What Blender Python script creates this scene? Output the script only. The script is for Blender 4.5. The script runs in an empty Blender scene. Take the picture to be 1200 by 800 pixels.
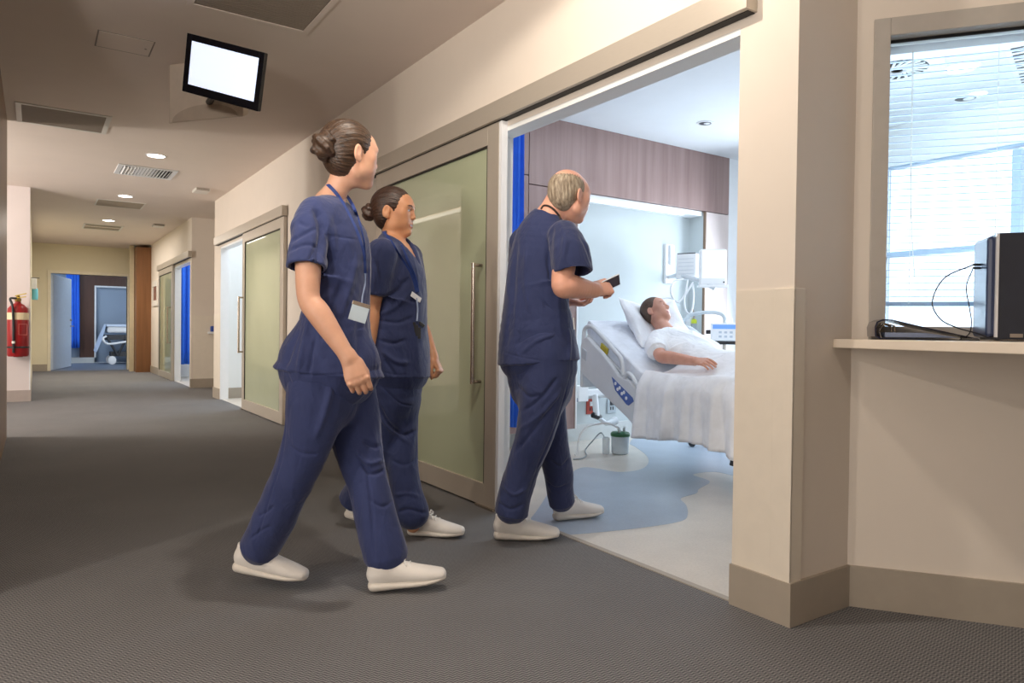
import bpy, bmesh, math, random
import numpy as np
from mathutils import Vector, Matrix
random.seed(7)
PI = math.pi
C = bpy.context.scene.collection

# ------------------------------------------------------------------ colours / materials
def lin(c):
    out = []
    for v in c:
        v = v / 255.0
        out.append(v / 12.92 if v <= 0.04045 else ((v + 0.055) / 1.055) ** 2.4)
    return (*out, 1.0)

class NT:
    """small node-tree helper"""
    def __init__(s, name):
        s.m = bpy.data.materials.new(name); s.m.use_nodes = True
        s.t = s.m.node_tree; s.b = s.t.nodes['Principled BSDF']; s.out = s.t.nodes['Material Output']
    def n(s, typ, **kw):
        nd = s.t.nodes.new(typ)
        for k, v in kw.items():
            if k in nd.inputs: nd.inputs[k].default_value = v
            else: setattr(nd, k, v)
        return nd
    def l(s, a, b): s.t.links.new(a, b)
    def math(s, op, a, b=None):
        nd = s.t.nodes.new('ShaderNodeMath'); nd.operation = op
        for i, v in enumerate((a, b)):
            if v is None: continue
            if isinstance(v, (int, float)): nd.inputs[i].default_value = v
            else: s.l(v, nd.inputs[i])
        return nd.outputs[0]
    def coords(s, scale=(1, 1, 1), kind='Object'):
        tc = s.n('ShaderNodeTexCoord'); mp = s.n('ShaderNodeMapping'); mp.inputs['Scale'].default_value = scale
        s.l(tc.outputs[kind], mp.inputs['Vector']); return mp.outputs['Vector']
    def noise(s, vec, scale, detail=4, rough=.55):
        nd = s.n('ShaderNodeTexNoise'); nd.inputs['Scale'].default_value = scale
        nd.inputs['Detail'].default_value = detail; nd.inputs['Roughness'].default_value = rough
        s.l(vec, nd.inputs['Vector']); return nd.outputs['Fac']
    def ramp(s, fac, stops):
        r = s.n('ShaderNodeValToRGB'); el = r.color_ramp.elements
        while len(el) < len(stops): el.new(.5)
        for e, (p, c) in zip(el, stops): e.position = p; e.color = c
        s.l(fac, r.inputs['Fac']); return r.outputs['Color']
    def bump(s, h, strength=.2, dist=.005):
        b = s.n('ShaderNodeBump'); b.inputs['Strength'].default_value = strength; b.inputs['Distance'].default_value = dist
        s.l(h, b.inputs['Height']); s.l(b.outputs['Normal'], s.b.inputs['Normal'])
    def set(s, **kw):
        for k, v in kw.items(): s.b.inputs[k.replace('_', ' ')].default_value = v
        return s

def mat(name, col, rough=.6, metal=0., vary=.04, scale=14., bump=0., bscale=200., stretch=(1, 1, 1), **kw):
    """plain surface with a little procedural colour variation and optional bump"""
    t = NT(name); c = lin(col)
    v = t.coords(stretch)
    f = t.noise(v, scale)
    lo = tuple(x * (1 - vary) for x in c[:3]) + (1,); hi = tuple(min(1, x * (1 + vary)) for x in c[:3]) + (1,)
    t.l(t.ramp(f, [(.3, lo), (.7, hi)]), t.b.inputs['Base Color'])
    t.set(Roughness=rough, Metallic=metal)
    if bump: t.bump(t.noise(v, bscale, 3), bump, .004)
    for k, val in kw.items(): t.b.inputs[k.replace('_', ' ')].default_value = val
    return t.m

def emit(name, col, strength):
    t = NT(name)
    t.set(Base_Color=lin(col), Roughness=.4); t.b.inputs['Emission Color'].default_value = lin(col)
    t.b.inputs['Emission Strength'].default_value = strength
    return t.m

def glass(name, col, rough=.02, alpha=.25):
    """thin clear sheet: tinted see-through plus a sharp reflection"""
    t = NT(name)
    tr = t.n('ShaderNodeBsdfTransparent'); tr.inputs['Color'].default_value = lin(col)
    gl = t.n('ShaderNodeBsdfGlossy'); gl.inputs['Roughness'].default_value = rough
    fr = t.n('ShaderNodeFresnel'); fr.inputs['IOR'].default_value = 1.45
    mx = t.n('ShaderNodeMixShader'); t.l(fr.outputs[0], mx.inputs[0]); t.l(tr.outputs[0], mx.inputs[1]); t.l(gl.outputs[0], mx.inputs[2])
    t.l(mx.outputs[0], t.out.inputs['Surface'])
    return t.m

# ------------------------------------------------------------------ mesh building
class MB:
    def __init__(s): s.v = []; s.f = []; s.mi = []
    def add(s, vs, fs, mi=0):
        o = len(s.v); s.v += [tuple(map(float, v)) for v in vs]; s.f += [tuple(i + o for i in f) for f in fs]; s.mi += [mi] * len(fs)
        return s
    def box(s, x0, x1, y0, y1, z0, z1, mi=0):
        vs = [(x, y, z) for z in (z0, z1) for y in (y0, y1) for x in (x0, x1)]
        return s.add(vs, [(0, 2, 3, 1), (4, 5, 7, 6), (0, 1, 5, 4), (2, 6, 7, 3), (0, 4, 6, 2), (1, 3, 7, 5)], mi)
    def obox(s, c, ax, ay, az, hx, hy, hz, mi=0):
        """oriented box: centre, three unit axes, half sizes"""
        c = np.array(c); ax = np.array(ax); ay = np.array(ay); az = np.array(az)
        vs = [c + ax * hx * i + ay * hy * j + az * hz * k for k in (-1, 1) for j in (-1, 1) for i in (-1, 1)]
        return s.add(vs, [(0, 2, 3, 1), (4, 5, 7, 6), (0, 1, 5, 4), (2, 6, 7, 3), (0, 4, 6, 2), (1, 3, 7, 5)], mi)
    def prism(s, pts, z0, z1, mi=0):
        n = len(pts); vs = [(x, y, z0) for x, y in pts] + [(x, y, z1) for x, y in pts]
        return s.add(vs, [tuple(range(n - 1, -1, -1)), tuple(range(n, 2 * n))] + [(i, (i + 1) % n, n + (i + 1) % n, n + i) for i in range(n)], mi)
    def extr(s, pts, vec, mi=0):
        """extrude a planar 3-D outline by a vector"""
        n = len(pts); vec = np.array(vec); vs = [np.array(p) for p in pts] + [np.array(p) + vec for p in pts]
        return s.add(vs, [tuple(range(n - 1, -1, -1)), tuple(range(n, 2 * n))] + [(i, (i + 1) % n, n + (i + 1) % n, n + i) for i in range(n)], mi)
    def tube(s, pts, r, seg=10, mi=0, cap=True, flat=None):
        pts = [np.array(p, float) for p in pts]; n = len(pts)
        rs = r if isinstance(r, (list, tuple, np.ndarray)) else [r] * n
        ts = []
        for i in range(n):
            t = pts[min(i + 1, n - 1)] - pts[max(i - 1, 0)]; ts.append(t / (np.linalg.norm(t) + 1e-9))
        ref = np.array([0, 0, 1.]) if abs(ts[0][2]) < .9 else np.array([1., 0, 0])
        u = np.cross(ref, ts[0]); u /= np.linalg.norm(u); vs = []
        for i in range(n):
            u = u - ts[i] * np.dot(u, ts[i]); u /= np.linalg.norm(u); w = np.cross(ts[i], u)
            for k in range(seg):
                a = 2 * PI * k / seg; vs.append(pts[i] + rs[i] * (math.cos(a) * u + math.sin(a) * w))
        fs = [(i * seg + k, i * seg + (k + 1) % seg, (i + 1) * seg + (k + 1) % seg, (i + 1) * seg + k) for i in range(n - 1) for k in range(seg)]
        if cap: fs += [tuple(range(seg - 1, -1, -1)), tuple((n - 1) * seg + k for k in range(seg))]
        return s.add(vs, fs, mi)
    def lathe(s, prof, c, axis=(0, 0, 1), seg=28, mi=0, a0=0, a1=2 * PI):
        """prof: list of (radius, height) along axis from c"""
        ax = np.array(axis, float); ax /= np.linalg.norm(ax)
        ref = np.array([1., 0, 0]) if abs(ax[0]) < .9 else np.array([0, 1., 0])
        u = np.cross(ax, ref); u /= np.linalg.norm(u); w = np.cross(ax, u); c = np.array(c, float); vs = []
        for r, h in prof:
            for k in range(seg):
                a = 2 * PI * k / seg; vs.append(c + ax * h + r * (math.cos(a) * u + math.sin(a) * w))
        n = len(prof)
        fs = [(i * seg + k, i * seg + (k + 1) % seg, (i + 1) * seg + (k + 1) % seg, (i + 1) * seg + k) for i in range(n - 1) for k in range(seg)]
        if prof[0][0] > 1e-6: fs.append(tuple(range(seg - 1, -1, -1)))
        if prof[-1][0] > 1e-6: fs.append(tuple((n - 1) * seg + k for k in range(seg)))
        return s.add(vs, fs, mi)
    def frame(s, o, u, w, n, W, H, b, d, mi=0, bt=None, bb=None):
        """rectangular frame: origin o, axes u (width) w (height) n (depth), border b"""
        bt = b if bt is None else bt; bb = b if bb is None else bb
        o, u, w, n = map(lambda q: np.array(q, float), (o, u, w, n))
        def bx(u0, u1, w0, w1):
            s.obox(o + u * (u0 + u1) / 2 + w * (w0 + w1) / 2 + n * d / 2, u, w, n, (u1 - u0) / 2, (w1 - w0) / 2, d / 2, mi)
        bx(0, b, 0, H); bx(W - b, W, 0, H); bx(b, W - b, 0, bb); bx(b, W - b, H - bt, H)
        return s
    def build(s, name, m, parent=None, bevel=0, smooth=False, seg=2):
        me = bpy.data.meshes.new(name); me.from_pydata(s.v, [], s.f); me.update()
        for k in (m if isinstance(m, (list, tuple)) else [m]): me.materials.append(k)
        me.polygons.foreach_set('material_index', s.mi)
        bm = bmesh.new(); bm.from_mesh(me); bmesh.ops.recalc_face_normals(bm, faces=bm.faces); bm.to_mesh(me); bm.free()
        if smooth:
            me.polygons.foreach_set('use_smooth', [True] * len(me.polygons))
            try: me.set_sharp_from_angle(angle=math.radians(40))
            except Exception: pass
        o = bpy.data.objects.new(name, me); C.objects.link(o)
        if bevel:
            b = o.modifiers.new('bevel', 'BEVEL'); b.width = bevel; b.segments = seg; b.limit_method = 'ANGLE'; b.angle_limit = math.radians(40)
        if parent: setp(o, parent)
        return o

def wmat(o):
    m = Matrix.Translation(o.location) @ o.rotation_euler.to_matrix().to_4x4() @ Matrix.Diagonal((*o.scale, 1))
    return m if o.parent is None else wmat(o.parent) @ o.matrix_parent_inverse @ m
def setp(o, parent):
    o.parent = parent; o.matrix_parent_inverse = wmat(parent).inverted()

def tag(o, label=None, cat=None, group=None, kind=None):
    if label: o['label'] = label
    if cat: o['category'] = cat
    if group: o['group'] = group
    if kind: o['kind'] = kind
    return o
def struct(o, label=None, cat=None):
    return tag(o, label, cat, kind='structure')
def empty(name, loc, label, cat, group=None, kind=None):
    o = bpy.data.objects.new(name, None); C.objects.link(o); o.location = loc; o.empty_display_size = .1
    return tag(o, label, cat, group, kind)
def bx(name, m, x0, x1, y0, y1, z0, z1, parent=None, bevel=0):
    return MB().box(x0, x1, y0, y1, z0, z1).build(name, m, parent, bevel)
def spline(pts, n=8):
    """Catmull-Rom through points"""
    P = [np.array(p, float) for p in pts]; P = [2 * P[0] - P[1]] + P + [2 * P[-1] - P[-2]]; out = []
    for i in range(1, len(P) - 2):
        for k in range(n):
            t = k / n
            out.append(.5 * ((2 * P[i]) + (-P[i - 1] + P[i + 1]) * t + (2 * P[i - 1] - 5 * P[i] + 4 * P[i + 1] - P[i + 2]) * t * t + (-P[i - 1] + 3 * P[i] - 3 * P[i + 1] + P[i + 2]) * t ** 3))
    out.append(P[-2]); return out

# ------------------------------------------------------------------ room shell
XW, ZC, XI = 2.148, 2.823, 2.252            # corridor wall face, ceiling height, inner wall face
M = {}
def wallmat(name, col, rough=.7):
    return mat(name, col, rough, vary=.015, scale=3, bump=.05, bscale=350)
M['wall'] = wallmat('wall_paint_beige', (230, 220, 208))
M['wall_cream'] = wallmat('wall_paint_cream', (234, 226, 198))
M['wall_cool'] = wallmat('wall_paint_white', (236, 238, 238))
M['wall_grey'] = wallmat('wall_vinyl_grey', (196, 204, 206))
M['post'] = wallmat('wall_paint_lilac_white', (224, 214, 212))
M['protect'] = mat('wall_protection_sheet', (232, 223, 208), .45, vary=.02)
M['skirt'] = mat('skirting_vinyl', (170, 160, 146), .45, vary=.03, bump=.05)
M['skirt_cool'] = mat('skirting_vinyl_pale', (206, 210, 210), .45, vary=.03)
M['ceil'] = wallmat('ceiling_paint', (230, 217, 207), .8)
M['ceil_white'] = wallmat('ceiling_paint_white', (232, 236, 240), .8)
M['alu'] = mat('satin_aluminium', (196, 187, 174), .38, .35, vary=.02, scale=30, stretch=(1, 1, 12))
M['alu_dark'] = mat('dark_gap', (40, 36, 32), .6)
M['silver'] = mat('bright_silver', (226, 228, 232), .3, .3); M['steel'] = mat('brushed_steel', (190, 178, 165), .25, .9, vary=.03)
M['white'] = mat('white_plastic', (238, 240, 242), .35, vary=.015)
M['offwhite'] = mat('offwhite_metal', (226, 222, 214), .4, vary=.02)
M['black'] = mat('black_plastic', (22, 23, 28), .4, vary=.1)
M['darkgrey'] = mat('dark_grey_plastic', (60, 62, 66), .45, vary=.06)
M['grille'] = mat('grille_grey', (150, 138, 126), .6, vary=.03); M['grille_dark'] = mat('grille_backing_grey', (92, 84, 78), .7, vary=.03)
M['duct'] = mat('duct_dark', (46, 42, 40), .8)

def wood(name, c1, c2, stretch):
    t = NT(name); v = t.coords(stretch); f = t.noise(v, 2.2, 6, .6)
    t.l(t.ramp(f, [(.3, lin(c1)), (.7, lin(c2))]), t.b.inputs['Base Color']); t.set(Roughness=.42)
    return t.m
M['wood'] = wood('headwall_walnut_veneer', (140, 114, 110), (164, 138, 132), (7, 7, .35))
M['wood_brown'] = wood('brown_wood_panel', (116, 76, 44), (138, 94, 58), (9, 9, .4))
M['wood_dark'] = wood('dark_wood_panel', (74, 46, 36), (90, 58, 46), (7, 7, .4))
M['wood_left'] = wood('taupe_wood_edge', (120, 94, 70), (142, 114, 88), (9, 9, .5))

def carpet():
    t = NT('woven_carpet'); tc = t.n('ShaderNodeTexCoord')
    rt = t.n('ShaderNodeMapping'); rt.inputs['Rotation'].default_value = (0, 0, math.radians(28)); t.l(tc.outputs['Object'], rt.inputs['Vector'])
    sp = t.n('ShaderNodeSeparateXYZ'); t.l(rt.outputs[0], sp.inputs[0])
    x, y = sp.outputs[0], sp.outputs[1]
    nz = t.noise(tc.outputs['Object'], 60, 2)
    xx = t.math('ADD', x, t.math('MULTIPLY', nz, .006))
    tri = t.math('PINGPONG', xx, .012)                              # zigzag
    band = t.math('SINE', t.math('MULTIPLY', t.math('ADD', y, t.math('MULTIPLY', tri, .85)), 2 * PI / .0135))
    band = t.math('ADD', t.math('MULTIPLY', band, .5), .5)
    fine = t.noise(tc.outputs['Object'], 420, 2, .7)
    big = t.noise(tc.outputs['Object'], 1.3, 3)
    mixv = t.math('ADD', t.math('ADD', t.math('MULTIPLY', band, .42), t.math('MULTIPLY', fine, .52)), t.math('MULTIPLY', big, .12))
    t.l(t.ramp(mixv, [(.25, lin((78, 79, 82))), (.55, lin((116, 116, 118))), (.9, lin((170, 168, 166)))]), t.b.inputs['Base Color'])
    t.set(Roughness=.92); t.b.inputs['Specular IOR Level'].default_value = .15
    t.bump(t.math('ADD', t.math('MULTIPLY', band, .7), t.math('MULTIPLY', fine, .6)), .5, .004)
    return t.m
M['carpet'] = carpet()
def vinyl(name, c):
    t = NT(name); v = t.coords(); f = t.noise(v, 90, 3, .7); g = t.noise(v, 5, 3)
    m = t.math('ADD', t.math('MULTIPLY', f, .6), t.math('MULTIPLY', g, .4))
    t.l(t.ramp(m, [(.35, lin(tuple(x * .95 for x in c))), (.65, lin(tuple(min(255, x * 1.03) for x in c)))]), t.b.inputs['Base Color'])
    t.set(Roughness=.32); t.b.inputs['Specular IOR Level'].default_value = .4
    return t.m
M['vinyl'] = vinyl('floor_vinyl_sand', (214, 208, 198))
M['vinyl_blue'] = vinyl('floor_vinyl_blue', (166, 179, 195))

# floors ------------------------------------------------------------
struct(bx('floor', M['carpet'], -4, XW + .02, -3, 18.7, -.1, 0))
struct(MB().prism([(XW + .02, 1.456), (2.502, 1.456), (4.9, -1.73), (4.9, -3), (XW + .02, -3)], -.1, 0).build('floor_desk_side', M['carpet']))
struct(bx('floor_alcove', M['carpet'], XW + .02, 3.9, 10.7, 12.78, -.1, 0)); struct(MB().box(XW + .02, XI, 9.0, 10.7, -.1, .001).box(XW + .02, XI, 12.78, 14.4, -.1, .001).build('floor_door_sills', M['vinyl']))
fv = MB().box(XW + .02, 6.2, 1.456, 5.1, -.1, 0.0012).build('floor_ward', M['vinyl']); struct(fv)
struct(bx('floor_office', M['carpet'], 4.95, 8, -2.9, 1.45, -.1, -.0))
# blue inlay with a wavy edge, laid in the sand vinyl
inlay = [(2.0635, 2.9339, 0.0000), (2.3036, 3.1455, 0.0000), (2.8198, 3.6465, 0.0000), (3.1340, 3.8775, 0.0000), (3.3485, 4.0040, 0.0000), (3.4255, 3.9210, 0.0000), (3.4587, 3.7553, 0.0000), (3.5874, 3.7149, 0.0000), (3.7500, 3.7670, 0.0000), (3.9528, 3.9256, 0.0000),
         (4.1557, 4.1573, 0.0000), (4.3560, 4.4834, 0.0000), (4.4768, 4.6852, 0.0000), (4.8350, 4.8974, 0.0000), (5.3326, 4.6157, 0.0000), (5.5568, 4.0111, 0.0000), (4.5505, 2.8648, 0.0000), (4.2411, 2.8561, 0.0000), (4.0929, 3.1710, 0.0000), (4.0819, 3.3860, 0.0000), (3.8698, 3.4060, 0.0000), (3.8159, 3.2372, 0.0000), (3.7437, 3.1538, 0.0000), (3.5424, 3.0664, 0.0000), (3.4338, 2.9923, 0.0000), (3.2464, 2.9478, 0.0000), (3.1433, 2.8142, 0.0000), (3.0029, 2.6752, 0.0000), (2.8698, 2.5914, 0.0000), (2.6789, 2.5924, 0.0000), (2.4246, 2.6389, 0.0000), (2.1621, 2.7221, 0.0000), (2.1583, 2.8572, 0.0000)]
inl = spline([(p[0], p[1], 0) for p in inlay] + [inlay[0]], 6)
mb = MB(); pts = [(p[0], p[1]) for p in inl[:-1]]
mb.prism(pts, .0012, .0022); struct(mb.build('floor_inlay', M['vinyl_blue']))
struct(bx('trim_threshold', M['skirt'], XW + .005, XW + .035, 1.698, 3.37, 0.0, .004))

# corridor wall (right) ----------------------------------------------
w = MB()
w.box(XW, XI, 3.37, 9.02, 0, ZC); w.box(XW, XI, 1.698, 3.37, 2.125, ZC)
w.box(XW, XI, 9.02, 10.45, 2.125, ZC); w.box(XW, XI, 10.45, 10.85, 0, ZC)
w.box(XI, 3.9, 10.7, 10.85, 0, ZC)                                   # alcove side
w.box(XW, XI, 12.65, 12.78, 0, ZC); w.box(XI, 3.9, 12.65, 12.78, 0, ZC)
w.box(XW, XI, 12.78, 14.34, 2.125, ZC); w.box(XW, XI, 14.34, 18.7, 0, ZC)
w.box(3.75, 3.9, 10.85, 12.65, 0, ZC)
struct(w.build('wall_right', M['wall']))
# pier and partition to the office
struct(MB().prism([(XW, 1.456), (XW, 1.698), (2.32, 1.698), (2.62, 1.60), (2.502, 1.456)], 0, ZC).build('wall_pier', M['wall']))
# window wall: runs from P0 along D (towards the viewer's right)
P0 = np.array([2.502, 1.456, 0]); D = np.array([0.6014, -0.7989, 0]); N = np.array([-0.7989, -0.6014, 0]); UP = np.array([0, 0, 1.])
def WP(a, o, z): return P0 + D * a + N * o + UP * z                  # along, out towards the corridor, height
def wbox(mb, a0, a1, o0, o1, z0, z1, mi=0): return mb.obox(WP((a0 + a1) / 2, (o0 + o1) / 2, (z0 + z1) / 2), D, N, UP, (a1 - a0) / 2, (o1 - o0) / 2, (z1 - z0) / 2, mi)
w = MB(); wbox(w, 0, 4.0, -.14, 0, 0, 1.0); wbox(w, 0, 4.0, -.14, 0, 2.12, ZC); wbox(w, 0, .075, -.14, 0, 1.0, 2.12); wbox(w, 1.66, 4.0, -.14, 0, 1.0, 2.12)
struct(w.build('wall_window_side', M['wall']))
w = MB(); wbox(w, 0, 4.0, 0, .014, 0, .15); struct(w.build('baseboard_desk', M['skirt']))
# skirtings
w = MB(); w.box(XW - .014, XW, 1.442, 1.698, 0, .15); w.box(XW, 2.498, 1.442, 1.456, 0, .15); struct(w.build('baseboard_pier', M['skirt']))
w = MB(); w.box(XW - .014, XW, 4.95, 7.28, 0, .15); w.box(XW - .014, XW, 10.46, 10.864, 0, .15); w.box(XW, 3.75, 10.85, 10.864, 0, .15)
w.box(XW - .014, XW, 16.1, 18.7, 0, .15); w.box(XW - .014, 3.75, 12.636, 12.65, 0, .15); struct(w.build('baseboard_right', M['skirt']))
# protection sheets on the pier with the small overhang at the corner
w = MB(); w.box(XW - .003, XW, 1.456, 1.695, .15, 1.16); w.box(XW, 2.2, 1.453, 1.456, .15, 1.16); struct(w.build('trim_pier_sheet', M['protect']))
w = MB(); w.box(XW - .0075, XW - .003, 1.4485, 1.53, .135, 1.16); w.box(XW - .0075, XW + .055, 1.4485, 1.453, .135, 1.16); struct(w.build('trim_pier_corner_guard', M['protect'], bevel=.0015))
# wall sheets by the far doors
w = MB(); w.box(XW - .003, XW, 10.455, 10.85, .15, 1.2); w.box(XW + .03, 3.7, 12.647, 12.65, .15, 1.2); struct(w.build('trim_alcove_sheet', M['protect']))

# ceiling ------------------------------------------------------------
struct(MB().prism([(-4, -3), (4.9, -3), (4.96, -1.74), (2.55, 1.50), (XI, 1.6), (XI, 10.75), (3.9, 10.75), (3.9, 12.75), (XI, 12.75), (XI, 18.85), (-.2, 18.85), (-.2, 11.4), (-4, 11.4)], ZC, ZC + .12).build('ceiling', M['ceil']))
# far end -----------------------------------------------------------
w = MB(); w.box(-.2, .30, 18.7, 18.85, 0, ZC); w.box(1.79, XI, 18.7, 18.85, 0, ZC); w.box(.30, 1.79, 18.7, 18.85, 2.17, ZC)
struct(w.build('wall_far', M['wall_cream']))
w = MB(); w.box(.235, .30, 18.68, 18.87, 0, 2.235); w.box(1.79, 1.855, 18.68, 18.87, 0, 2.235); w.box(.30, 1.79, 18.68, 18.87, 2.17, 2.235); struct(w.build('trim_far_doorway', mat('door_frame_cream', (238, 230, 206), .4), bevel=.004))
w = MB(); w.box(-.05, .235, 18.686, 18.7, 0, .15); struct(w.build('baseboard_far', M['skirt']))
struct(bx('wall_left_far', M['wall_cream'], -.2, -.05, 11.42, 18.7, 0, ZC))
struct(bx('baseboard_left_far', M['skirt'], -.05, -.036, 11.42, 18.686, 0, .15))
struct(bx('wall_post', M['post'], -1.6, -.05, 11.3, 11.42, 0, ZC))
w = MB(); w.box(-1.6, -.036, 11.286, 11.3, 0, .15); w.box(-.05, -.036, 11.3, 11.42, 0, .15); struct(w.build('baseboard_post', mat('skirting_vinyl_mauve', (176, 164, 158), .45)))
struct(bx('trim_post_corner', M['white'], -.058, -.045, 11.292, 11.43, .15, 1.25))
# wooden wall end at the left edge of the view
struct(bx('wall_left', M['wood_left'], -.36, -.205, 3.17, 7.75, 0, ZC))
for xx in (-1.0, -2.2): struct(bx('trim_added_glow_strip', emit('added_strip_glow', (255, 244, 228), 2.5), xx - .05, xx + .05, 7.9, 11.2, 2.79, 2.815))  # added out-of-view strips, put in for bright bands in the door glass
w = MB()
w.box(-4, -.36, 5.2, 5.4, 2.4, ZC); struct(w.build('trim_hall_beams', M['ceil']))
# reception hall behind and left of the viewer
struct(bx('wall_hall_side', M['wall'], -4.12, -4, -3, 11.3, 0, ZC)); struct(bx('wall_hall_back', M['wall'], -4, 4.9, -3.12, -3, 0, ZC))
struct(bx('wall_hall_far', M['wall'], -4, -1.6, 11.3, 11.42, 0, ZC))
struct(bx('wall_hall_right', M['wall'], 4.9, 5.02, -3, -1.73, 0, ZC))

# patient room shell ---------------------------------------------------
XE = 6.2                                                              # outer wall
struct(bx('wall_ward_back', M['wall_grey'], 2.25, XE, 5.03, 5.13, 0, ZC))
hw = MB(); hw.box(2.35, 3.418, 4.83, 5.03, .15, 2.305); hw.box(2.35, 3.418, 4.83, 5.03, 2.313, ZC)
hw.box(3.424, 3.95, 4.83, 5.03, .15, 2.232); hw.box(3.424, 5.97, 4.83, 5.03, 2.24, ZC)
struct(hw.build('wall_headwall_panel', M['wood'], bevel=.0015))
pl = MB(); pl.box(5.62, 5.97, 4.83, 5.03, .15, 2.232); struct(pl.build('wall_headwall_end', mat('veneer_light_washed', (214, 200, 196), .4, vary=.03, stretch=(6, 6, .4))))  # same wood made paler, the wash of window light put into its colour
struct(bx('wall_recess_side', M['wall_grey'], 5.608, 5.6205, 4.845, 5.03, .15, 2.232)); struct(bx('trim_recess_edge', M['white'], 3.95, 3.965, 4.822, 5.03, .15, 2.232)); struct(bx('trim_recess_side', mat('brown_edge_strip', (128, 104, 84), .5), 5.606, 5.62, 4.822, 4.85, .15, 2.232))
struct(bx('trim_recess_cove', M['white'], 3.97, 5.6, 4.86, 5.03, 2.19, 2.236))
struct(bx('trim_recess_light', emit('cove_light_diffuser', (240, 246, 255), .7), 4.05, 5.35, 4.875, 4.915, 2.180, 2.189))
struct(bx('baseboard_ward', M['skirt_cool'], 2.3, 5.97, 5.012, 5.03, 0, .15))
struct(bx('wall_ward_left', M['wall_cool'], XI - .001, XI + .004, 3.372, 5.03, 0, ZC))
# outer wall with a window opening for the ward and one for the office
w = MB(); Y1, Y2, Z1, Z2 = 3.62, 4.42, .9, 2.25; OY1, OY2, OZ2 = -.6, 3.22, 2.482
w.box(XE, XE + .15, 4.42, 5.13, 0, ZC); w.box(XE, XE + .15, 3.62, 4.42, 0, .9); w.box(XE, XE + .15, 3.62, 4.42, 2.25, ZC); w.box(XE, XE + .15, 3.36, 3.62, 0, ZC)
struct(w.build('wall_ward_outer', M['wall_cool']))
struct(bx('trim_ward_rail', M['white'], 5.97, XE, 4.83, 5.03, 0, ZC))
w = MB(); w.box(XE, XE + .15, -1.2, 3.36, 0, .45); w.box(XE, XE + .15, -1.2, 3.36, 2.482, ZC); struct(w.build('wall_office_outer', M['wall_cool']))
# thin partition between ward and office
dv = np.array([6.2 - 2.60, 3.35 - 1.44]); dv /= np.linalg.norm(dv); nv = np.array([-dv[1], dv[0]])
pa, pb = np.array([2.60, 1.44]), np.array([6.2, 3.35])
struct(MB().prism([tuple(pa), tuple(pb), tuple(pb + nv * .06), tuple(pa + nv * .06)], 0, ZC).build('wall_partition', M['wall_cool']))
struct(MB().prism([(XI, 1.60), (2.6, 1.58), (6.35, 3.4), (6.35, 5.13), (XI, 5.13)], ZC, ZC + .12).build('ceiling_ward', M['ceil_white']))
struct(MB().prism([(2.52, 1.40), (2.62, 1.58), (6.35, 3.4), (6.35, -1.2), (4.5, -1.2)], ZC, ZC + .12).build('ceiling_office', M['ceil_white']))
struct(MB().prism([(2.62, 1.45), (6.3, 3.35), (6.3, -1.1), (4.6, -1.1)], -.1, 0).build('floor_office_inner', M['carpet']))
struct(bx('wall_office_end', M['wall_cool'], 4.55, 6.35, -1.3, -1.2, 0, ZC))

# mid and far side rooms (seen through half-open doors) -----------------
struct(MB().box(XI, 4.2, 8.6, 10.7, -.1, .001).build('floor_side_room', M['vinyl']))
w = MB(); w.box(XI, 4.2, 10.55, 10.7, 0, ZC); w.box(4.2, 4.3, 8.5, 10.7, 0, ZC); w.box(XI, 4.2, 8.4, 8.5, 0, ZC); w.box(XI, 4.3, 8.4, 10.7, ZC, ZC + .1)
struct(w.build('wall_side_room', M['wall_cool']))
struct(bx('baseboard_side_room', M['skirt'], XI, 4.2, 10.536, 10.55, 0, .15))
struct(MB().box(XI, 4.4, 12.78, 15.6, -.1, .001).build('floor_end_room', M['vinyl']))
w = MB(); w.box(XI, 4.4, 15.6, 15.7, 0, ZC); w.box(4.4, 4.5, 12.7, 15.7, 0, ZC); w.box(XI, 4.5, 12.78, 15.7, ZC, ZC + .1)
struct(w.build('wall_end_room', M['wall_cool']))
# room beyond the far doorway
FB = 22.6
struct(bx('floor_far_room', mat('floor_vinyl_slate', (110, 122, 140), .5, vary=.06), -1, 4, 18.7, FB, -.1, -.001))
M['wall_blue'] = wallmat('wall_paint_blue_grey', (150, 166, 186))
w = MB(); w.box(-1, 4, FB, FB + .1, 0, ZC); w.box(-1.1, -1, 18.85, FB, 0, ZC); w.box(4, 4.1, 18.85, FB, 0, ZC); w.box(-1, 4, 18.85, FB, ZC, ZC + .1)
struct(w.build('wall_far_room', M['wall_blue']))
w = MB(); w.box(1.02, 1.36, FB - .14, FB, .15, 2.55); w.box(1.36, 4, FB - .14, FB, 2.12, 2.55); struct(w.build('wall_far_room_panel', M['wood_dark']))
w = MB(); w.box(1.36, 1.40, FB - .16, FB, .15, 2.12); w.box(1.40, 4, FB - .16, FB, 2.08, 2.12); struct(w.build('trim_far_room_recess', M['white']))
struct(bx('baseboard_far_room', M['skirt_cool'], -1, 1.36, FB - .16, FB - .001, 0, .15))
# timber column and slim metal post by the far doorway
struct(bx('wall_timber_column', M['wood_brown'], 1.855, XW, 17.5, 18.68, 0, ZC - .06), None)
struct(bx('trim_column_post', mat('column_post_cream', (206, 192, 160), .5), 1.76, 1.85, 17.9, 18.02, 0, ZC))

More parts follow.
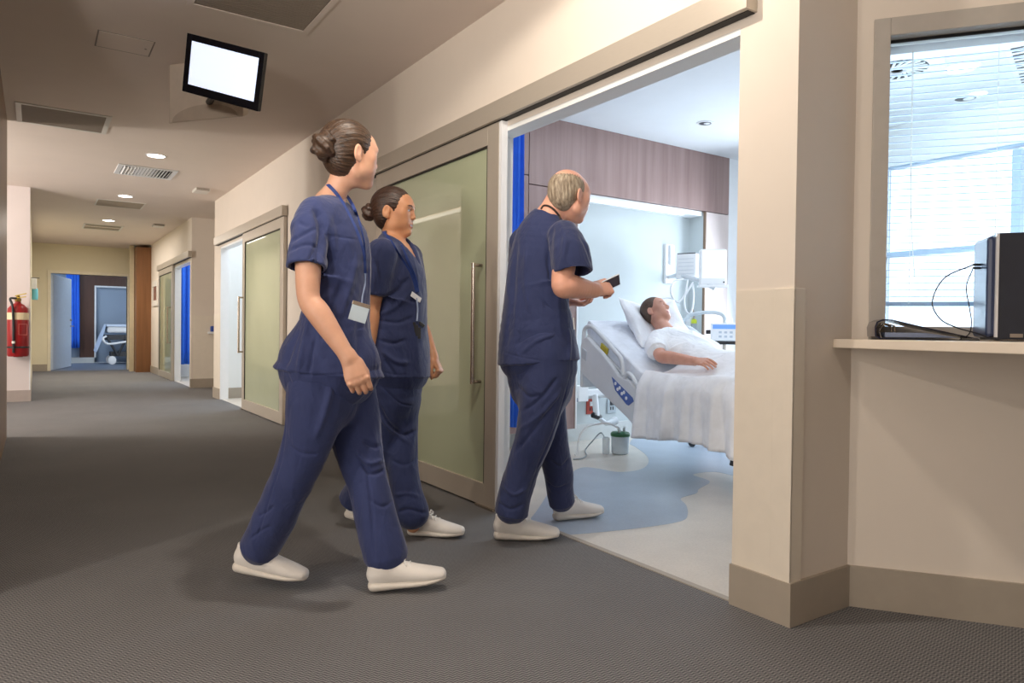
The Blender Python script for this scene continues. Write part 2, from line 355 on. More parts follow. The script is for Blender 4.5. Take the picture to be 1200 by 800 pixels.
# doors ---------------------------------------------------------------
M['door_film'] = None
def filmglass(name, col):
    t = NT(name); v = t.coords((1, 1, 1)); f = t.noise(v, 2, 2)
    c = lin(col)
    t.l(t.ramp(f, [(.3, tuple(x * .97 for x in c[:3]) + (1,)), (.7, tuple(min(1, x * 1.03) for x in c[:3]) + (1,))]), t.b.inputs['Base Color'])
    t.set(Roughness=.55, Alpha=.86); t.b.inputs['Coat Weight'].default_value = 1; t.b.inputs['Coat Roughness'].default_value = .02; t.b.inputs['Coat IOR'].default_value = 1.6
    return t.m
M['door_film'] = filmglass('frosted_green_door_glass', (192, 200, 168))
def sliding_door(idx, y0, y1, ty0, ty1, hy, label, back=False, top=2.152):
    """panel from y0 to y1 on the corridor face, track header from ty0 to ty1, pull handle at hy"""
    X = 2.108
    d = empty('door_%d' % idx, (X, (y0 + y1) / 2, 0), label, 'sliding door', kind='structure')
    f = MB().frame((X + .036, y0, .012), (0, 1, 0), (0, 0, 1), (-1, 0, 0), y1 - y0, top - .012, .115, .036, bt=.108, bb=.125)
    f.build('panel_frame', M['alu'], d, bevel=.002)
    bx('glass_pane', M['door_film'], X + .012, X + .024, y0 + .112, y1 - .112, .13, top - .1, d)
    g = MB(); z0, z1, b = .137, top - .12, .008
    g.box(X + .0005, X + .012, y0 + .115, y1 - .115, top - .12, top - .112); g.box(X + .0005, X + .012, y0 + .115, y0 + .121, .137, top - .12); g.box(X + .0005, X + .012, y1 - .121, y1 - .115, .137, top - .12)
    g.build('glazing_gasket', M['alu_dark'], d)
    h = MB(); r = .0125; z0, z1 = .70, 1.385
    h.tube([(X, hy, z0 + .012), (X - .055, hy, z0 + .012)], r * .8, 12); h.tube([(X, hy, z1 - .012), (X - .055, hy, z1 - .012)], r * .8, 12)
    h.tube([(X - .055, hy, z0), (X - .055, hy, z1)], r, 14); h.build('pull_handle', M['steel'], d, smooth=True)
    h = MB(); h.tube([(X + .036, hy, z0 + .012), (X + .036 + .05, hy, z0 + .012)], r * .8, 12); h.tube([(X + .036, hy, z1 - .012), (X + .086, hy, z1 - .012)], r * .8, 12)
    if back: h.tube([(X + .086, hy, z0), (X + .086, hy, z1)], r, 14); h.build('inner_handle', M['steel'], d, smooth=True)
    t = MB(); t.box(XW - .062, XW, ty0, ty1, 2.157, 2.262); t.build('track_cover', M['alu'], d, bevel=.002)
    t = MB(); t.box(XW - .041, XW - .001, ty0 + .01, ty1 - .01, 2.1545, 2.158); t.build('track_rail', M['alu_dark'], d)
    bx('floor_guide', M['steel'], X - .012, X + .05, (y1 - .05) if back else (y0 - .0), (y1 + .03) if back else (y0 + .19), 0.0, .018 if back else .012, d)
    return d
sliding_door(1, 3.268, 4.95, 1.625, 5.10, 3.43, 'large sliding glass door with steel pull handle beside the ward opening')
sliding_door(2, 7.31, 9.03, 7.30, 10.60, 9.24 - .28, 'half-open sliding glass door further down the corridor', True)
sliding_door(3, 14.34, 16.10, 12.60, 16.2, 14.5, 'small distant sliding glass door with pale handle before the blue curtain', False)
# ward opening lining
w = MB(); w.box(XW + .001, XI + .005, 3.345, 3.372, 0, 2.125); w.box(XW + .001, XI + .005, 1.697, 3.372, 2.1, 2.126); w.build('trim_ward_lining', M['wall_cool']); struct(bpy.data.objects['trim_ward_lining'])
struct(bx('trim_ward_stop', M['white'], XW - .04, XW, 3.238, 3.262, 0, 2.15))
w = MB(); w.box(XW + .001, XI + .005, 10.428, 10.452, 0, 2.125); w.box(XW + .001, XI + .005, 9.02, 10.45, 2.1, 2.126); w.build('trim_side_lining', M['white']); struct(bpy.data.objects['trim_side_lining'])
w = MB(); w.box(XW + .001, XI + .005, 14.32, 14.36, 0, 2.125); w.box(XW + .001, XI + .005, 12.78, 14.34, 2.1, 2.126); w.build('trim_end_lining', M['white']); struct(bpy.data.objects['trim_end_lining'])
# open leaf of the far doorway
dl = empty('door_4', (.31, 18.9, 0), 'pale blue hinged door leaf standing open at the far end', 'door', kind='structure')
MB().extr([(.305, 18.9, .01), (.71, 20.6, .01), (.71, 20.6, 2.16), (.305, 18.9, 2.16)], (.045, -.01, 0)).build('leaf', mat('door_leaf_pale_blue', (206, 218, 232), .4), dl)
MB().tube([(.72, 20.45, 1.0), (.80, 20.42, 1.0), (.79, 20.33, 1.0)], .012).build('lever_handle', M['steel'], dl)
MB().tube([(.72, 20.45, 1.15), (.76, 20.44, 1.15)], .025).build('lock_rose', M['steel'], dl)

# window to the office ---------------------------------------------------
wn = empty('window_1', tuple(WP(.85, 0, 1.0)), 'wide internal window with a white blind above the reception ledge', 'window', kind='structure')
f = MB(); A0, A1, Zb, Zt = .055, 1.68, .985, 2.149
def fr(mb, a0, a1, z0, z1, o0, o1, b, bt):
    wbox(mb, a0, a0 + b, o0, o1, z0, z1); wbox(mb, a1 - b, a1, o0, o1, z0, z1); wbox(mb, a0 + b, a1 - b, o0, o1, z1 - bt, z1); wbox(mb, a0 + b, a1 - b, o0, o1, z0, z0 + .05)
fr(f, A0, A1, Zb, Zt, -.15, .012, .054, .064)
f.build('window_frame', mat('window_frame_grey', (182, 176, 168), .45, .1), wn, bevel=.002)
g = MB(); wbox(g, .105, 1.63, -.050, -.044, 1.03, 2.09); g.build('glass_pane', glass('clear_window_glass', (244, 249, 252)), wn)
s = MB(); wbox(s, .109, 1.626, -.044, -.038, 2.074, 2.086); s.build('glazing_gasket', M['black'], wn)
bl = MB(); wbox(bl, .112, 1.62, -.115, -.075, 2.045, 2.075); hr = bl.build('blind_headrail', M['white'], wn)
sl = MB(); n = 36; pitch = (2.035 - 1.135) / n
for i in range(n):
    z = 1.135 + pitch * (i + .5); c = WP(.866, -.095, z); tl = math.radians(-7)
    nn = N * math.cos(tl) + UP * math.sin(tl); up = -N * math.sin(tl) + UP * math.cos(tl)
    sl.obox(c, D, nn, up, .752, .0105, .0011)
tw = NT('blind_slat_backlit'); tw.set(Base_Color=lin((176, 190, 210)), Roughness=.5)  # white slats tinted grey-blue, their backlit shade put into the colour
tw.n('ShaderNodeTexNoise'); sl.build('blind_slats', tw.m, wn)
s = MB(); wbox(s, .114, 1.618, -.108, -.082, 1.112, 1.128); s.build('blind_bottom_rail', mat('blind_rail_blue_grey', (150, 164, 182), .45), wn)
for a in (.20, .47, .86, 1.25, 1.52):
    s = MB(); s.tube([WP(a, -.081, 2.05), WP(a, -.081, 1.12)], .0012, 6); s.build('blind_cord', M['offwhite'], wn)
s = MB(); s.tube(spline([WP(.195, -.072, 2.05), WP(.196, -.070, 1.6), WP(.205, -.068, 1.35), WP(.215, -.066, 1.22)], 6), .0018, 6); s.build('blind_wand', M['offwhite'], wn)
# office outer window
w2 = empty('window_2', (XE, 1.2, .45), 'bright outside window of the office seen through the blind', 'window', kind='structure')
f = MB(); f.frame((XE + .02, -.6, .45), (0, 1, 0), (0, 0, 1), (1, 0, 0), 3.95, 2.04, .025, .08)
f.box(XE + .02, XE + .1, -.57, 3.32, 1.69, 1.735); f.build('window_frame', mat('window_frame_blue_grey', (164, 186, 208), .4), w2)
f = MB()
for y in (2.33, .9): f.box(XE + .02, XE + .1, y - .03, y + .03, .5, 2.44)
f.build('mullion', mat('mullion_blue_grey', (164, 186, 208), .4), w2)
bx('glass_pane', glass('outer_glass', (250, 252, 255)), XE + .055, XE + .062, -.57, 3.32, .475, 2.465, w2)
w3 = empty('window_3', (XE, 4.02, .9), 'bright outside window of the ward beyond the bed', 'window', kind='structure')
f = MB(); f.frame((XE + .02, 3.62, .9), (0, 1, 0), (0, 0, 1), (1, 0, 0), .8, 1.35, .05, .08); f.build('window_frame', M['white'], w3)
bx('glass_pane', glass('ward_outer_glass', (250, 252, 255)), XE + .055, XE + .062, 3.67, 4.37, .95, 2.2, w3)

# counter ledge ------------------------------------------------------------
cp = [(2.381, 1.455), (2.500, 1.455), tuple((P0 + D * 1.9 + N * .001)[:2]), tuple((P0 + D * 2.1 + N * 1.15)[:2]), (1.98, -.55), (1.985, .1), (2.06, .52), (2.15, .78), (2.265, 1.12)]
tag(MB().prism(cp, .9555, .987).build('reception_ledge', mat('ledge_laminate', (234, 222, 206), .4, vary=.02), bevel=.003), 'pale laminate reception ledge under the office window', 'counter')

# ------------------------------------------------------------------ ceiling fittings
def downlight(x, y, r, label, power=0, group='corridor downlights', z=ZC, col=(1, .9, .78), strength=14):
    d = empty('ceiling_downlight', (x, y, z), label, 'ceiling light', group)
    MB().lathe([(r * 1.18, 0), (r * 1.18, -.004), (r * 1.0, -.008), (r * .98, 0)], (x, y, z), seg=32).build('trim_ring', M['white'], d, smooth=True)
    e = NT('downlight_lamp'); e.set(Base_Color=(1, 1, 1, 1)); e.b.inputs['Emission Color'].default_value = (*col, 1); e.b.inputs['Emission Strength'].default_value = strength
    MB().lathe([(r * .98, -.001), (r * .98, -.0035), (r * .5, -.005), (0, -.0055)], (x, y, z), seg=32).build('lamp_face', e.m, d, smooth=True)
    return d
downlight(1.066, 8.36, .085, 'glowing round ceiling downlight nearest the hanging screen, before the curved-blade diffuser')
downlight(1.046, 11.2, .085, 'glowing round ceiling downlight behind the curved-blade diffuser')
downlight(1.046, 13.94, .085, 'farthest glowing round downlight, beside the striped vent before the far wall')
for (x, y, r, lb) in ((5.19, 2.285, .10, 'largest bright round office ceiling lamp beside the swirl diffuser'), (6.44 - .6, 2.45, .06, 'faint distant office ceiling lamp below the larger ones')):
    downlight(x, y, r, lb, group='office downlights', col=(1, .97, .92), strength=6)
def spotfit(x, y, r, label):
    d = empty('recessed_spotlight', (x, y, ZC), label, 'ceiling light')
    MB().lathe([(r * 1.3, 0), (r * 1.3, -.005), (r, -.007), (r * .96, 0)], (x, y, ZC), seg=32).build('trim_ring', M['white'], d, smooth=True)
    MB().lathe([(r * .95, -.002), (r * .6, -.0045), (0, -.005)], (x, y, ZC), seg=32).build('reflector', M['darkgrey'], d, smooth=True)
    MB().lathe([(r * .5, -.006), (0, -.016)], (x + r * .2, y - r * .2, ZC), seg=24).build('lens', M['white'], d, smooth=True)
spotfit(5.887, 2.654 - .1, .075, 'unlit round spotlight in the office ceiling behind the blind')
spotfit(4.80, 4.152, .055, 'small recessed spotlight in the ward ceiling before the wood panel')

v = empty('ceiling_vent', (.21, 7.38, ZC), 'oblong dark slatted ceiling vent at the left near the wooden wall end', 'vent')
MB().frame((-.135, 7.05, ZC), (1, 0, 0), (0, 1, 0), (0, 0, -1), .69, .67, .04, .008).build('vent_frame', M['offwhite'], v)
s = MB()
for i in range(24): s.obox((.21, 7.1 + .0245 * (i + .5), ZC - .004), (1, 0, 0), (0, .995, -.1), (0, .1, .995), .31, .0082, .001)
s.build('vent_slats', M['grille'], v)
bx('vent_backing', M['grille_dark'], -.1, .52, 7.09, 7.69, ZC - .0015, ZC - .0005, v)
v = empty('return_air_grille', (1.04, 4.0, ZC), 'large square return air grille at the top edge above the hanging screen', 'vent')
MB().frame((.70, 3.66, ZC), (1, 0, 0), (0, 1, 0), (0, 0, -1), .69, .69, .035, .008).build('grille_frame', M['ceil'], v)
s = MB()
for i in range(26): s.obox((1.045, 3.7 + .0235 * (i + .5), ZC - .004), (1, 0, 0), (0, .995, -.1), (0, .1, .995), .305, .0078, .0012)
s.build('grille_slats', M['grille'], v); bx('grille_backing', M['grille_dark'], .735, 1.355, 3.695, 4.315, ZC - .0015, ZC - .0005, v)
v = empty('access_hatch', (.478, 5.2, ZC), 'flush painted access hatch in the ceiling left of the hanging screen', 'hatch')
bx('hatch_panel', M['ceil'], .328, .628, 5.056, 5.336, ZC - .003, ZC, v); MB().frame((.318, 5.046, ZC), (1, 0, 0), (0, 1, 0), (0, 0, -1), .32, .30, .008, .002).build('hatch_gap', M['grille'], v)
MB().lathe([(.008, 0), (.008, -.004), (0, -.005)], (.60, 5.2, ZC - .003), seg=12).build('hatch_lock', M['grille'], v)
v = empty('supply_diffuser', (1.08, 9.31, ZC), 'curved-blade ceiling diffuser between the two nearer downlights', 'vent')
MB().frame((.775, 9.01, ZC), (1, 0, 0), (0, 1, 0), (0, 0, -1), .61, .59, .05, .010).build('diffuser_frame', M['white'], v)
bx('diffuser_backing', M['duct'], .825, 1.335, 9.06, 9.55, ZC - .0015, ZC - .0005, v)
s = MB()
for i in range(15):
    x = .84 + i * .034; a = math.radians(-50 + i * 7)
    s.obox((x, 9.305, ZC - .009), (math.cos(a), 0, math.sin(a)), (0, 1, 0), (-math.sin(a), 0, math.cos(a)), .014, .242, .0012)
s.build('diffuser_blades', M['white'], v)
v = empty('ceiling_panel', (1.05, 12.0, ZC), 'flat grey ceiling panel behind the middle downlight', 'vent')
MB().frame((.735, 11.69, ZC), (1, 0, 0), (0, 1, 0), (0, 0, -1), .63, .63, .02, .006).build('panel_frame', M['offwhite'], v); bx('panel_face', mat('panel_grey', (172, 158, 140), .7), .755, 1.345, 11.71, 12.3, ZC - .004, ZC, v)
v = empty('slot_vent', (1.03, 14.95, ZC), 'farthest striped double slot vent in the ceiling', 'vent')
MB().frame((.72, 14.6, ZC), (1, 0, 0), (0, 1, 0), (0, 0, -1), .62, .75, .03, .008).build('vent_frame', M['offwhite'], v)
for yy in (14.63, 15.03): bx('slot', mat('slot_grey', (158, 146, 128), .7), .75, 1.31, yy, yy + .27, ZC - .004, ZC, v)
for (x, y, lb) in ((1.82, 10.05, 'small square ceiling sounder nearest the alcove wall'), (1.824, 13.98, 'distant small square ceiling sounder above the far sliding door')):
    v = empty('ceiling_sounder', (x, y, ZC), lb, 'alarm sounder')
    MB().box(x - .09, x + .09, y - .13, y + .13, ZC - .035, ZC).build('housing', M['offwhite'], v, bevel=.006)
    bx('sounder_slot', M['grille'], x - .075, x + .075, y - .132, y - .128, ZC - .014, ZC - .006, v); bx('sounder_slot', M['grille'], x - .075, x + .075, y - .132, y - .128, ZC - .03, ZC - .022, v)

# hanging screen and its ceiling housing
tv = empty('hanging_screen', (.89, 4.26, ZC), 'black framed flat screen glowing pale blue under the corridor ceiling', 'screen')
TL, TR, BLc = map(np.array, ((0.7252, 4.4296, 2.6910), (1.0757, 4.1054, 2.5539), (0.7159, 4.5515, 2.3910)))
cu = (TR - TL); W = np.linalg.norm(cu); cu /= W; cv = (TL - BLc); cv -= cu * np.dot(cu, cv); Hh = np.linalg.norm(cv); cv /= Hh; cn = np.cross(cu, cv)
if np.dot(cn, -TL + np.array([0, 0, 1.])) < 0: cn = -cn
cc = (TR + BLc) / 2
MB().obox(cc - cn * .018, cu, cv, cn, W / 2, Hh / 2, .016).build('screen_housing', M['black'], tv, bevel=.006)
MB().frame(cc - cu * W / 2 - cv * Hh / 2 - cn * .003, cu, cv, cn, W, Hh, .033, .006, bb=.048, bt=.036).build('bezel', mat('glossy_black_bezel', (16, 18, 26), .12), tv, bevel=.002)
MB().obox(cc - cn * .0015 + cv * .006, cu, cv, cn, W / 2 - .031, Hh / 2 - .041, .001).build('display', emit('screen_glow', (222, 233, 255), .66), tv)
hb = empty('screen_mount_housing', (.99, 5.2, ZC), 'beige ceiling housing with a curved face behind the hanging screen', 'mount')
c0 = np.array((0.7705, 5.4218, 2.4724)); c1 = np.array((1.1537, 4.9429, 2.3557)); zb = (c0[2] + c1[2]) / 2; e = c1 - c0; e[2] = 0; Lh = np.linalg.norm(e); e /= Lh; bk = np.array([-e[1], e[0], 0]); bk = bk if bk[1] > 0 else -bk
mb = MB(); o = np.array([c0[0], c0[1], 0])
prof = [(0, zb), (0, ZC), (.14, ZC), (.05, zb + .03)]
mb.extr([o + bk * a + UP * z for a, z in prof], e * Lh); mb.build('housing', mat('housing_beige', (216, 203, 188), .55), hb, bevel=.006)
mb = MB(); n = 20; pts = [o + e * (Lh * .5 + Lh * .44 * math.cos(PI * i / n)) + UP * (zb + .004 + .10 * math.sin(PI * i / n)) for i in range(n + 1)]
mb.extr([p - bk * .012 for p in pts], bk * .013); mb.build('curved_face', mat('housing_shade', (196, 182, 166), .6), hb)
MB().tube([cc - cn * .03, o + e * Lh * .55 + UP * (zb + .12)], .022, 12).build('mount_arm', M['darkgrey'], tv, smooth=True)

# ------------------------------------------------------------------ left end of the corridor
fe = empty('fire_extinguisher', (-.175, 11.19, .62), 'red fire extinguisher with cream band strapped to the pale post', 'fire extinguisher')
x, y, z, r = -.178, 11.165, .60, .118
MB().lathe([(r * .9, 0), (r, .02), (r, .56), (r * .93, .62), (r * .62, .665), (.035, .69), (.03, .715)], (x, y, z), seg=36).build('cylinder', mat('extinguisher_red', (150, 22, 26), .28, vary=.05), fe, smooth=True)
MB().lathe([(r + .0012, .475), (r + .0012, .565), (r, .566)], (x, y, z), seg=36).build('cream_band', mat('band_cream', (226, 208, 172), .5), fe, smooth=True)
MB().lathe([(.032, .71), (.036, .72), (.036, .75), (.02, .76), (.02, .79), (0, .79)], (x, y, z), seg=16).build('valve', mat('brass_valve', (150, 120, 60), .35, .7), fe, smooth=True)
b = MB(); b.obox((x + .03, y - .02, z + .80), (.96, 0, .28), (0, 1, 0), (-.28, 0, .96), .065, .012, .006); b.obox((x + .03, y - .02, z + .765), (.98, 0, .17), (0, 1, 0), (-.17, 0, .98), .06, .012, .005); b.build('squeeze_lever', mat('lever_yellow', (206, 180, 60), .4), fe, bevel=.002)
MB().tube(spline([(x - .02, y - .03, z + .75), (x - .08, y - .09, z + .74), (x - .055, y - .125, z + .64), (x - .045, y - .127, z + .40), (x - .045, y - .128, z + .14), (x - .045, y - .128, z + .05)], 6), .014, 10).build('hose', M['black'], fe, smooth=True)
MB().tube([(x - .045, y - .13, z + .17), (x - .045, y - .131, z + .20)], .019, 10).build('hose_clip', M['offwhite'], fe)
MB().lathe([(r + .002, .108), (r + .006, .112), (r + .006, .128), (r + .002, .132)], (x, y, z), seg=36).build('strap', M['black'], fe, smooth=True)
MB().frame((x + .01, y - r - .0005, z + .28), (1, 0, 0), (0, 0, 1), (0, -1, 0), .09, .14, .004, .001).build('label_outline', mat('label_pink', (206, 120, 110), .5), fe)
b = MB(); b.box(x - .05, x + .05, 11.275, 11.3, z + .05, z + .6); b.box(x - .05, x + .05, y + r - .01, 11.28, z - .012, z + .0); b.build('wall_bracket', M['black'], fe)
sd = empty('soap_dispenser', (-.04, 14.5, 1.5), 'small wall dispenser with pale blue liquid beyond the extinguisher post', 'dispenser')
MB().box(-.05, .03, 14.4, 14.53, 1.62, 1.80).build('pump_housing', M['white'], sd, bevel=.01); MB().lathe([(.04, 0), (.045, .02), (.045, .17), (.03, .2)], (.005, 14.46, 1.44), seg=20).build('liquid_bottle', mat('liquid_pale_blue', (120, 206, 224), .2), sd, smooth=True)
MB().tube([(-.05, 14.46, 1.81), (.07, 14.46, 1.81)], .006, 8).build('dispenser_bar', M['darkgrey'], sd)
ar = empty('wall_picture', (2.13, 16.75, 1.72), 'small framed picture on the far right wall beside the timber column', 'picture')
MB().frame((XW, 16.38, 1.45), (0, 1, 0), (0, 0, 1), (-1, 0, 0), .78, .54, .12, .025).build('picture_frame', M['offwhite'], ar, bevel=.003)
bx('print', mat('abstract_print', (128, 92, 78), .6, vary=.4, scale=9), XW - .012, XW - .004, 16.50, 17.04, 1.57, 1.87, ar)
hr_ = empty('hand_rub_holder', (2.44, 12.6, .96), 'small white wall holder with a blue bottle in the side alcove', 'dispenser')
MB().box(2.40, 2.56, 12.56, 12.65, .90, .935).build('holder_tray', M['white'], hr_, bevel=.006); MB().box(2.44, 2.53, 12.58, 12.64, .935, 1.03).build('blue_bottle', mat('bottle_blue', (60, 90, 170), .3), hr_, bevel=.012)
sg = empty('wall_notice', (3.5, 10.54, 1.55), 'small faded red round notice on the side room wall', 'notice')
MB().lathe([(.09, 0), (.09, .006), (0, .006)], (3.30, 10.549, 1.62), axis=(0, -1, 0), seg=28).build('notice_disc', mat('notice_pink', (222, 150, 150), .5), sg); bx('notice_bar', M['white'], 3.25, 3.35, 10.541, 10.5425, 1.605, 1.635, sg)

# curtains -----------------------------------------------------------------
M['curtain'] = mat('curtain_royal_blue', (44, 108, 222), .8, vary=.06, bump=.1, bscale=500)
def curtain(name_loc, p0, p1, z0, z1, amp, waves, label, band=None):
    """pleated hanging cloth between two plan points, with hooks and a pale mesh band on top when given"""
    c = empty('curtain', (*p0, z1), label, 'curtain')
    p0, p1 = np.array(p0), np.array(p1); d = p1 - p0; L = np.linalg.norm(d); d /= L; n = np.array([-d[1], d[0]])
    def sheet(za, zb, nm, m):
        nu, nv = waves * 10, 8; vs = []; fs = []
        for j in range(nv + 1):
            t = j / nv; z = za + (zb - za) * t; k = (z - z0) / (z1 - z0)
            for i in range(nu + 1):
                s = i / nu; a = amp * (1 - .35 * k) * (math.sin(2 * PI * waves * s + .5 * math.sin(9 * s + k)) + .3 * math.sin(2 * PI * waves * 2.3 * s + 2 * k))
                q = p0 + d * (L * s + .006 * math.sin(14 * s + 3 * k)) + n * a; vs.append((q[0], q[1], z + .006 * math.sin(7 * s) * (1 - k)))
        for j in range(nv):
            for i in range(nu): fs.append((j * (nu + 1) + i, j * (nu + 1) + i + 1, (j + 1) * (nu + 1) + i + 1, (j + 1) * (nu + 1) + i))
        o = MB().add(vs, fs).build(nm, m, c, smooth=True); md = o.modifiers.new('thick', 'SOLIDIFY'); md.thickness = .004
    sheet(z0, band if band else z1, 'cloth', M['curtain'])
    if band: sheet(band, z1, 'mesh_band', mat('curtain_mesh_pale', (196, 216, 240), .8))
    MB().tube([(*(p0 - d * .1), z1 + .015), (*(p1 + d * .25), z1 + .015)], .012, 8).build('curtain_rail', M['white'], c)
    return c
curtain('ward', (2.80, 4.24), (2.995, 4.31), .30, 2.76, .022, 4, 'royal blue curtain gathered just inside the ward opening behind the standing man')
curtain('end', (2.31, 14.95), (2.95, 14.9), .28, 2.6, .03, 6, 'royal blue curtain hanging in the farther side doorway')
curtain('far', (.69, 22.15), (1.0, 22.2), .42, 2.72, .03, 4, 'royal blue curtain with a pale top band in the room at the far end', band=2.5)
# far room switch
sw = empty('switch_plate', (.1, FB, 1.3), 'small grey wall switch beside the blue curtain at the far end', 'switch'); bx('plate', M['darkgrey'], .10, .24, FB - .02, FB, 1.22, 1.42, sw); bx('rocker', M['grille'], .14, .20, FB - .026, FB - .02, 1.28, 1.36, sw)
# far bed ------------------------------------------------------------------
fb = empty('hospital_bed', (2.6, 21.6, 0), 'small distant hospital bed with a white sheet in the room at the far end', 'bed')
m = MB(); m.obox((2.75, 21.7, .78), (1, 0, 0), (0, 1, 0), (0, 0, 1), .75, .42, .07); m.build('mattress', M['white'], fb, bevel=.04)
m = MB(); 
vs = []; fs = []; nu, nv = 24, 10
for j in range(nv + 1):
    for i in range(nu + 1):
        s = i / nu; t = j / nv
        x = 1.98 - .22 * t + .02 * math.sin(9 * s + 3 * t); y = 21.28 + .84 * s; z = .90 - .62 * t + .03 * math.sin(8 * s) * t
        vs.append((x, y, z))
for j in range(nv):
    for i in range(nu): fs.append((j * (nu + 1) + i, j * (nu + 1) + i + 1, (j + 1) * (nu + 1) + i + 1, (j + 1) * (nu + 1) + i))
m.add(vs, fs); m.box(1.98, 3.3, 21.26, 22.13, .85, .9); m.build('sheet', mat('sheet_pale_blue', (206, 220, 240), .8), fb, smooth=True)
m = MB(); m.box(1.95, 3.4, 21.35, 22.05, .55, .66); m.box(2.1, 3.3, 21.4, 22.0, .18, .28); m.tube([(2.0, 21.3, .6), (2.25, 21.35, .2)], .03); m.tube([(2.45, 21.3, .6), (2.25, 21.35, .2)], .03); m.build('undercarriage', M['darkgrey'], fb)
for (wx, wy) in ((2.12, 21.34), (2.12, 22.06), (3.3, 21.34), (3.3, 22.06)):
    MB().lathe([(.075, -.03), (.095, -.02), (.095, .02), (.075, .03)], (wx, wy, .095), axis=(0, 1, 0), seg=20).build('caster', M['white'], fb, smooth=True)
fb.scale = (1, 1, 1.18)
MB().tube(spline([(1.98, 21.22, .75), (1.9, 21.2, .68), (2.0, 21.2, .55), (2.3, 21.2, .58), (2.5, 21.2, .62)], 5), .028, 10).build('side_rail', M['white'], fb, smooth=True); fb.location.x -= .42

# ------------------------------------------------------------------ ledge: computer, binder, cables
def lbox(mb, a0, a1, o0, o1, z0, z1, mi=0): return wbox(mb, a0, a1, o0, o1, z0, z1, mi)
pc = empty('computer_tower', tuple(WP(.59, .1, .987)), 'black computer tower with a silver edge strip on the reception ledge', 'computer')
m = MB(); lbox(m, .40, .80, .03, .20, .992, 1.338); m.build('case', mat('pc_case_black', (38, 42, 54), .38, vary=.1, bump=.05), pc, bevel=.004)
m = MB(); lbox(m, .375, .402, .035, .195, 1.0, 1.33); m.build('end_panel', mat('pc_panel_blue_black', (44, 56, 88), .35, vary=.1), pc, bevel=.012)
m = MB(); lbox(m, .397, .405, .192, .2025, 1.0, 1.337); m.build('silver_strip', M['silver'], pc)
m = MB(); lbox(m, .39, .80, .02, .207, .987, .993); m.build('base_plate', M['steel'], pc, bevel=.001)
for k in range(5): m = MB(); lbox(m, .44 + .06 * k, .475 + .06 * k, .198, .2015, 1.0, 1.012); m.build('lower_vent_slot', M['grille'], pc)
m = MB(); m.tube([WP(.378, .12, 1.243), WP(.352, .125, 1.243)], .004, 8); m.tube([WP(.378, .12, 1.232), WP(.352, .125, 1.232)], .004, 8); m.build('plug', M['black'], pc)
bd = empty('ring_binder', tuple(WP(.2, .09, .987)), 'glossy dark ring binder lying on its side at the corner of the ledge', 'binder')
prof = [(.352, .9905), (.30, .9905), (.10, .989), (.062, .990), (.048, .998), (.046, 1.03), (.052, 1.048), (.07, 1.057), (.10, 1.056), (.20, 1.030), (.30, 1.003), (.352, .9925)]
inn = [(.30, 1.0003), (.20, 1.0265), (.10, 1.052), (.073, 1.052), (.057, 1.045), (.051, 1.03), (.053, 1.0), (.064, .9945), (.10, .9935), (.30, .9950)]
outer = prof[:2] + prof[2:]
ring = outer; 
# two-part shell: C-shaped section = bottom cover + spine + top cover
sec = [(.352, .9905), (.10, .989), (.062, .990), (.048, .998), (.046, 1.03), (.052, 1.048), (.07, 1.057), (.10, 1.056), (.20, 1.030), (.352, .9945), (.352, .9925), (.20, 1.0265), (.10, 1.052), (.073, 1.052), (.057, 1.045), (.051, 1.03), (.053, 1.0), (.064, .9945), (.10, .9930)]
m = MB(); n = len(sec); vs = [WP(a, .205, z) for a, z in sec] + [WP(a, .03, z) for a, z in sec]
half = [(i, i + 1) for i in range(9)]; 
fs = []
outer_i = list(range(0, 10)); inner_i = list(range(10, 19))
fs += [(i, i + 1, n + i + 1, n + i) for i in range(n - 1)]
pairs = [(1, 18), (2, 17), (3, 16), (4, 15), (5, 14), (6, 13), (7, 12), (8, 11), (9, 10)]
for (a, b), (c_, d_) in zip(pairs[:-1], pairs[1:]): fs += [(a, c_, d_, b), (n + a, n + b, n + d_, n + c_)]
fs += [(0, 1, 18), (n, n + 18, n + 1)]
m.add(vs, fs); m.build('cover', mat('binder_black_gloss', (26, 30, 52), .15, vary=.1), bd)
m = MB(); pp = [(.08, .996), (.30, .9965), (.20, 1.012), (.08, 1.012)]; m.extr([WP(a, .195, z) for a, z in pp], -N * .15); m.build('papers', mat('binder_papers', (120, 132, 160), .6), bd)
m = MB(); m.tube([WP(.075, .15, .996), WP(.068, .15, 1.02), WP(.085, .15, 1.043), WP(.115, .15, 1.035), WP(.118, .15, 1.01)], .003, 8); m.tube([WP(.075, .08, .996), WP(.068, .08, 1.02), WP(.085, .08, 1.043), WP(.115, .08, 1.035), WP(.118, .08, 1.01)], .003, 8); m.build('rings', M['steel'], bd)
cb = MB(); cb.tube(spline([WP(.353, .122, 1.243), WP(.27, .12, 1.20), WP(.235, .12, 1.12), WP(.26, .12, 1.06), WP(.31, .13, 1.03), WP(.36, .16, 1.012), WP(.40, .23, .9905), WP(.50, .25, .9905)], 8), .0022, 8)
tag(cb.build('looped_cable', M['black'], smooth=True), 'thin black cable looping from the computer plugs down to the ledge', 'cable')
cb = MB(); cb.tube(spline([WP(.353, .122, 1.232), WP(.335, .12, 1.17), WP(.345, .12, 1.10), WP(.372, .04, 1.05), WP(.37, .02, 1.01), WP(.34, .03, .9905), WP(.33, .1, .9905), WP(.35, .22, .990)], 8), .0018, 8)
tag(cb.build('short_cable', M['black'], smooth=True), 'shorter thin cable hanging close beside the computer end panel', 'cable')

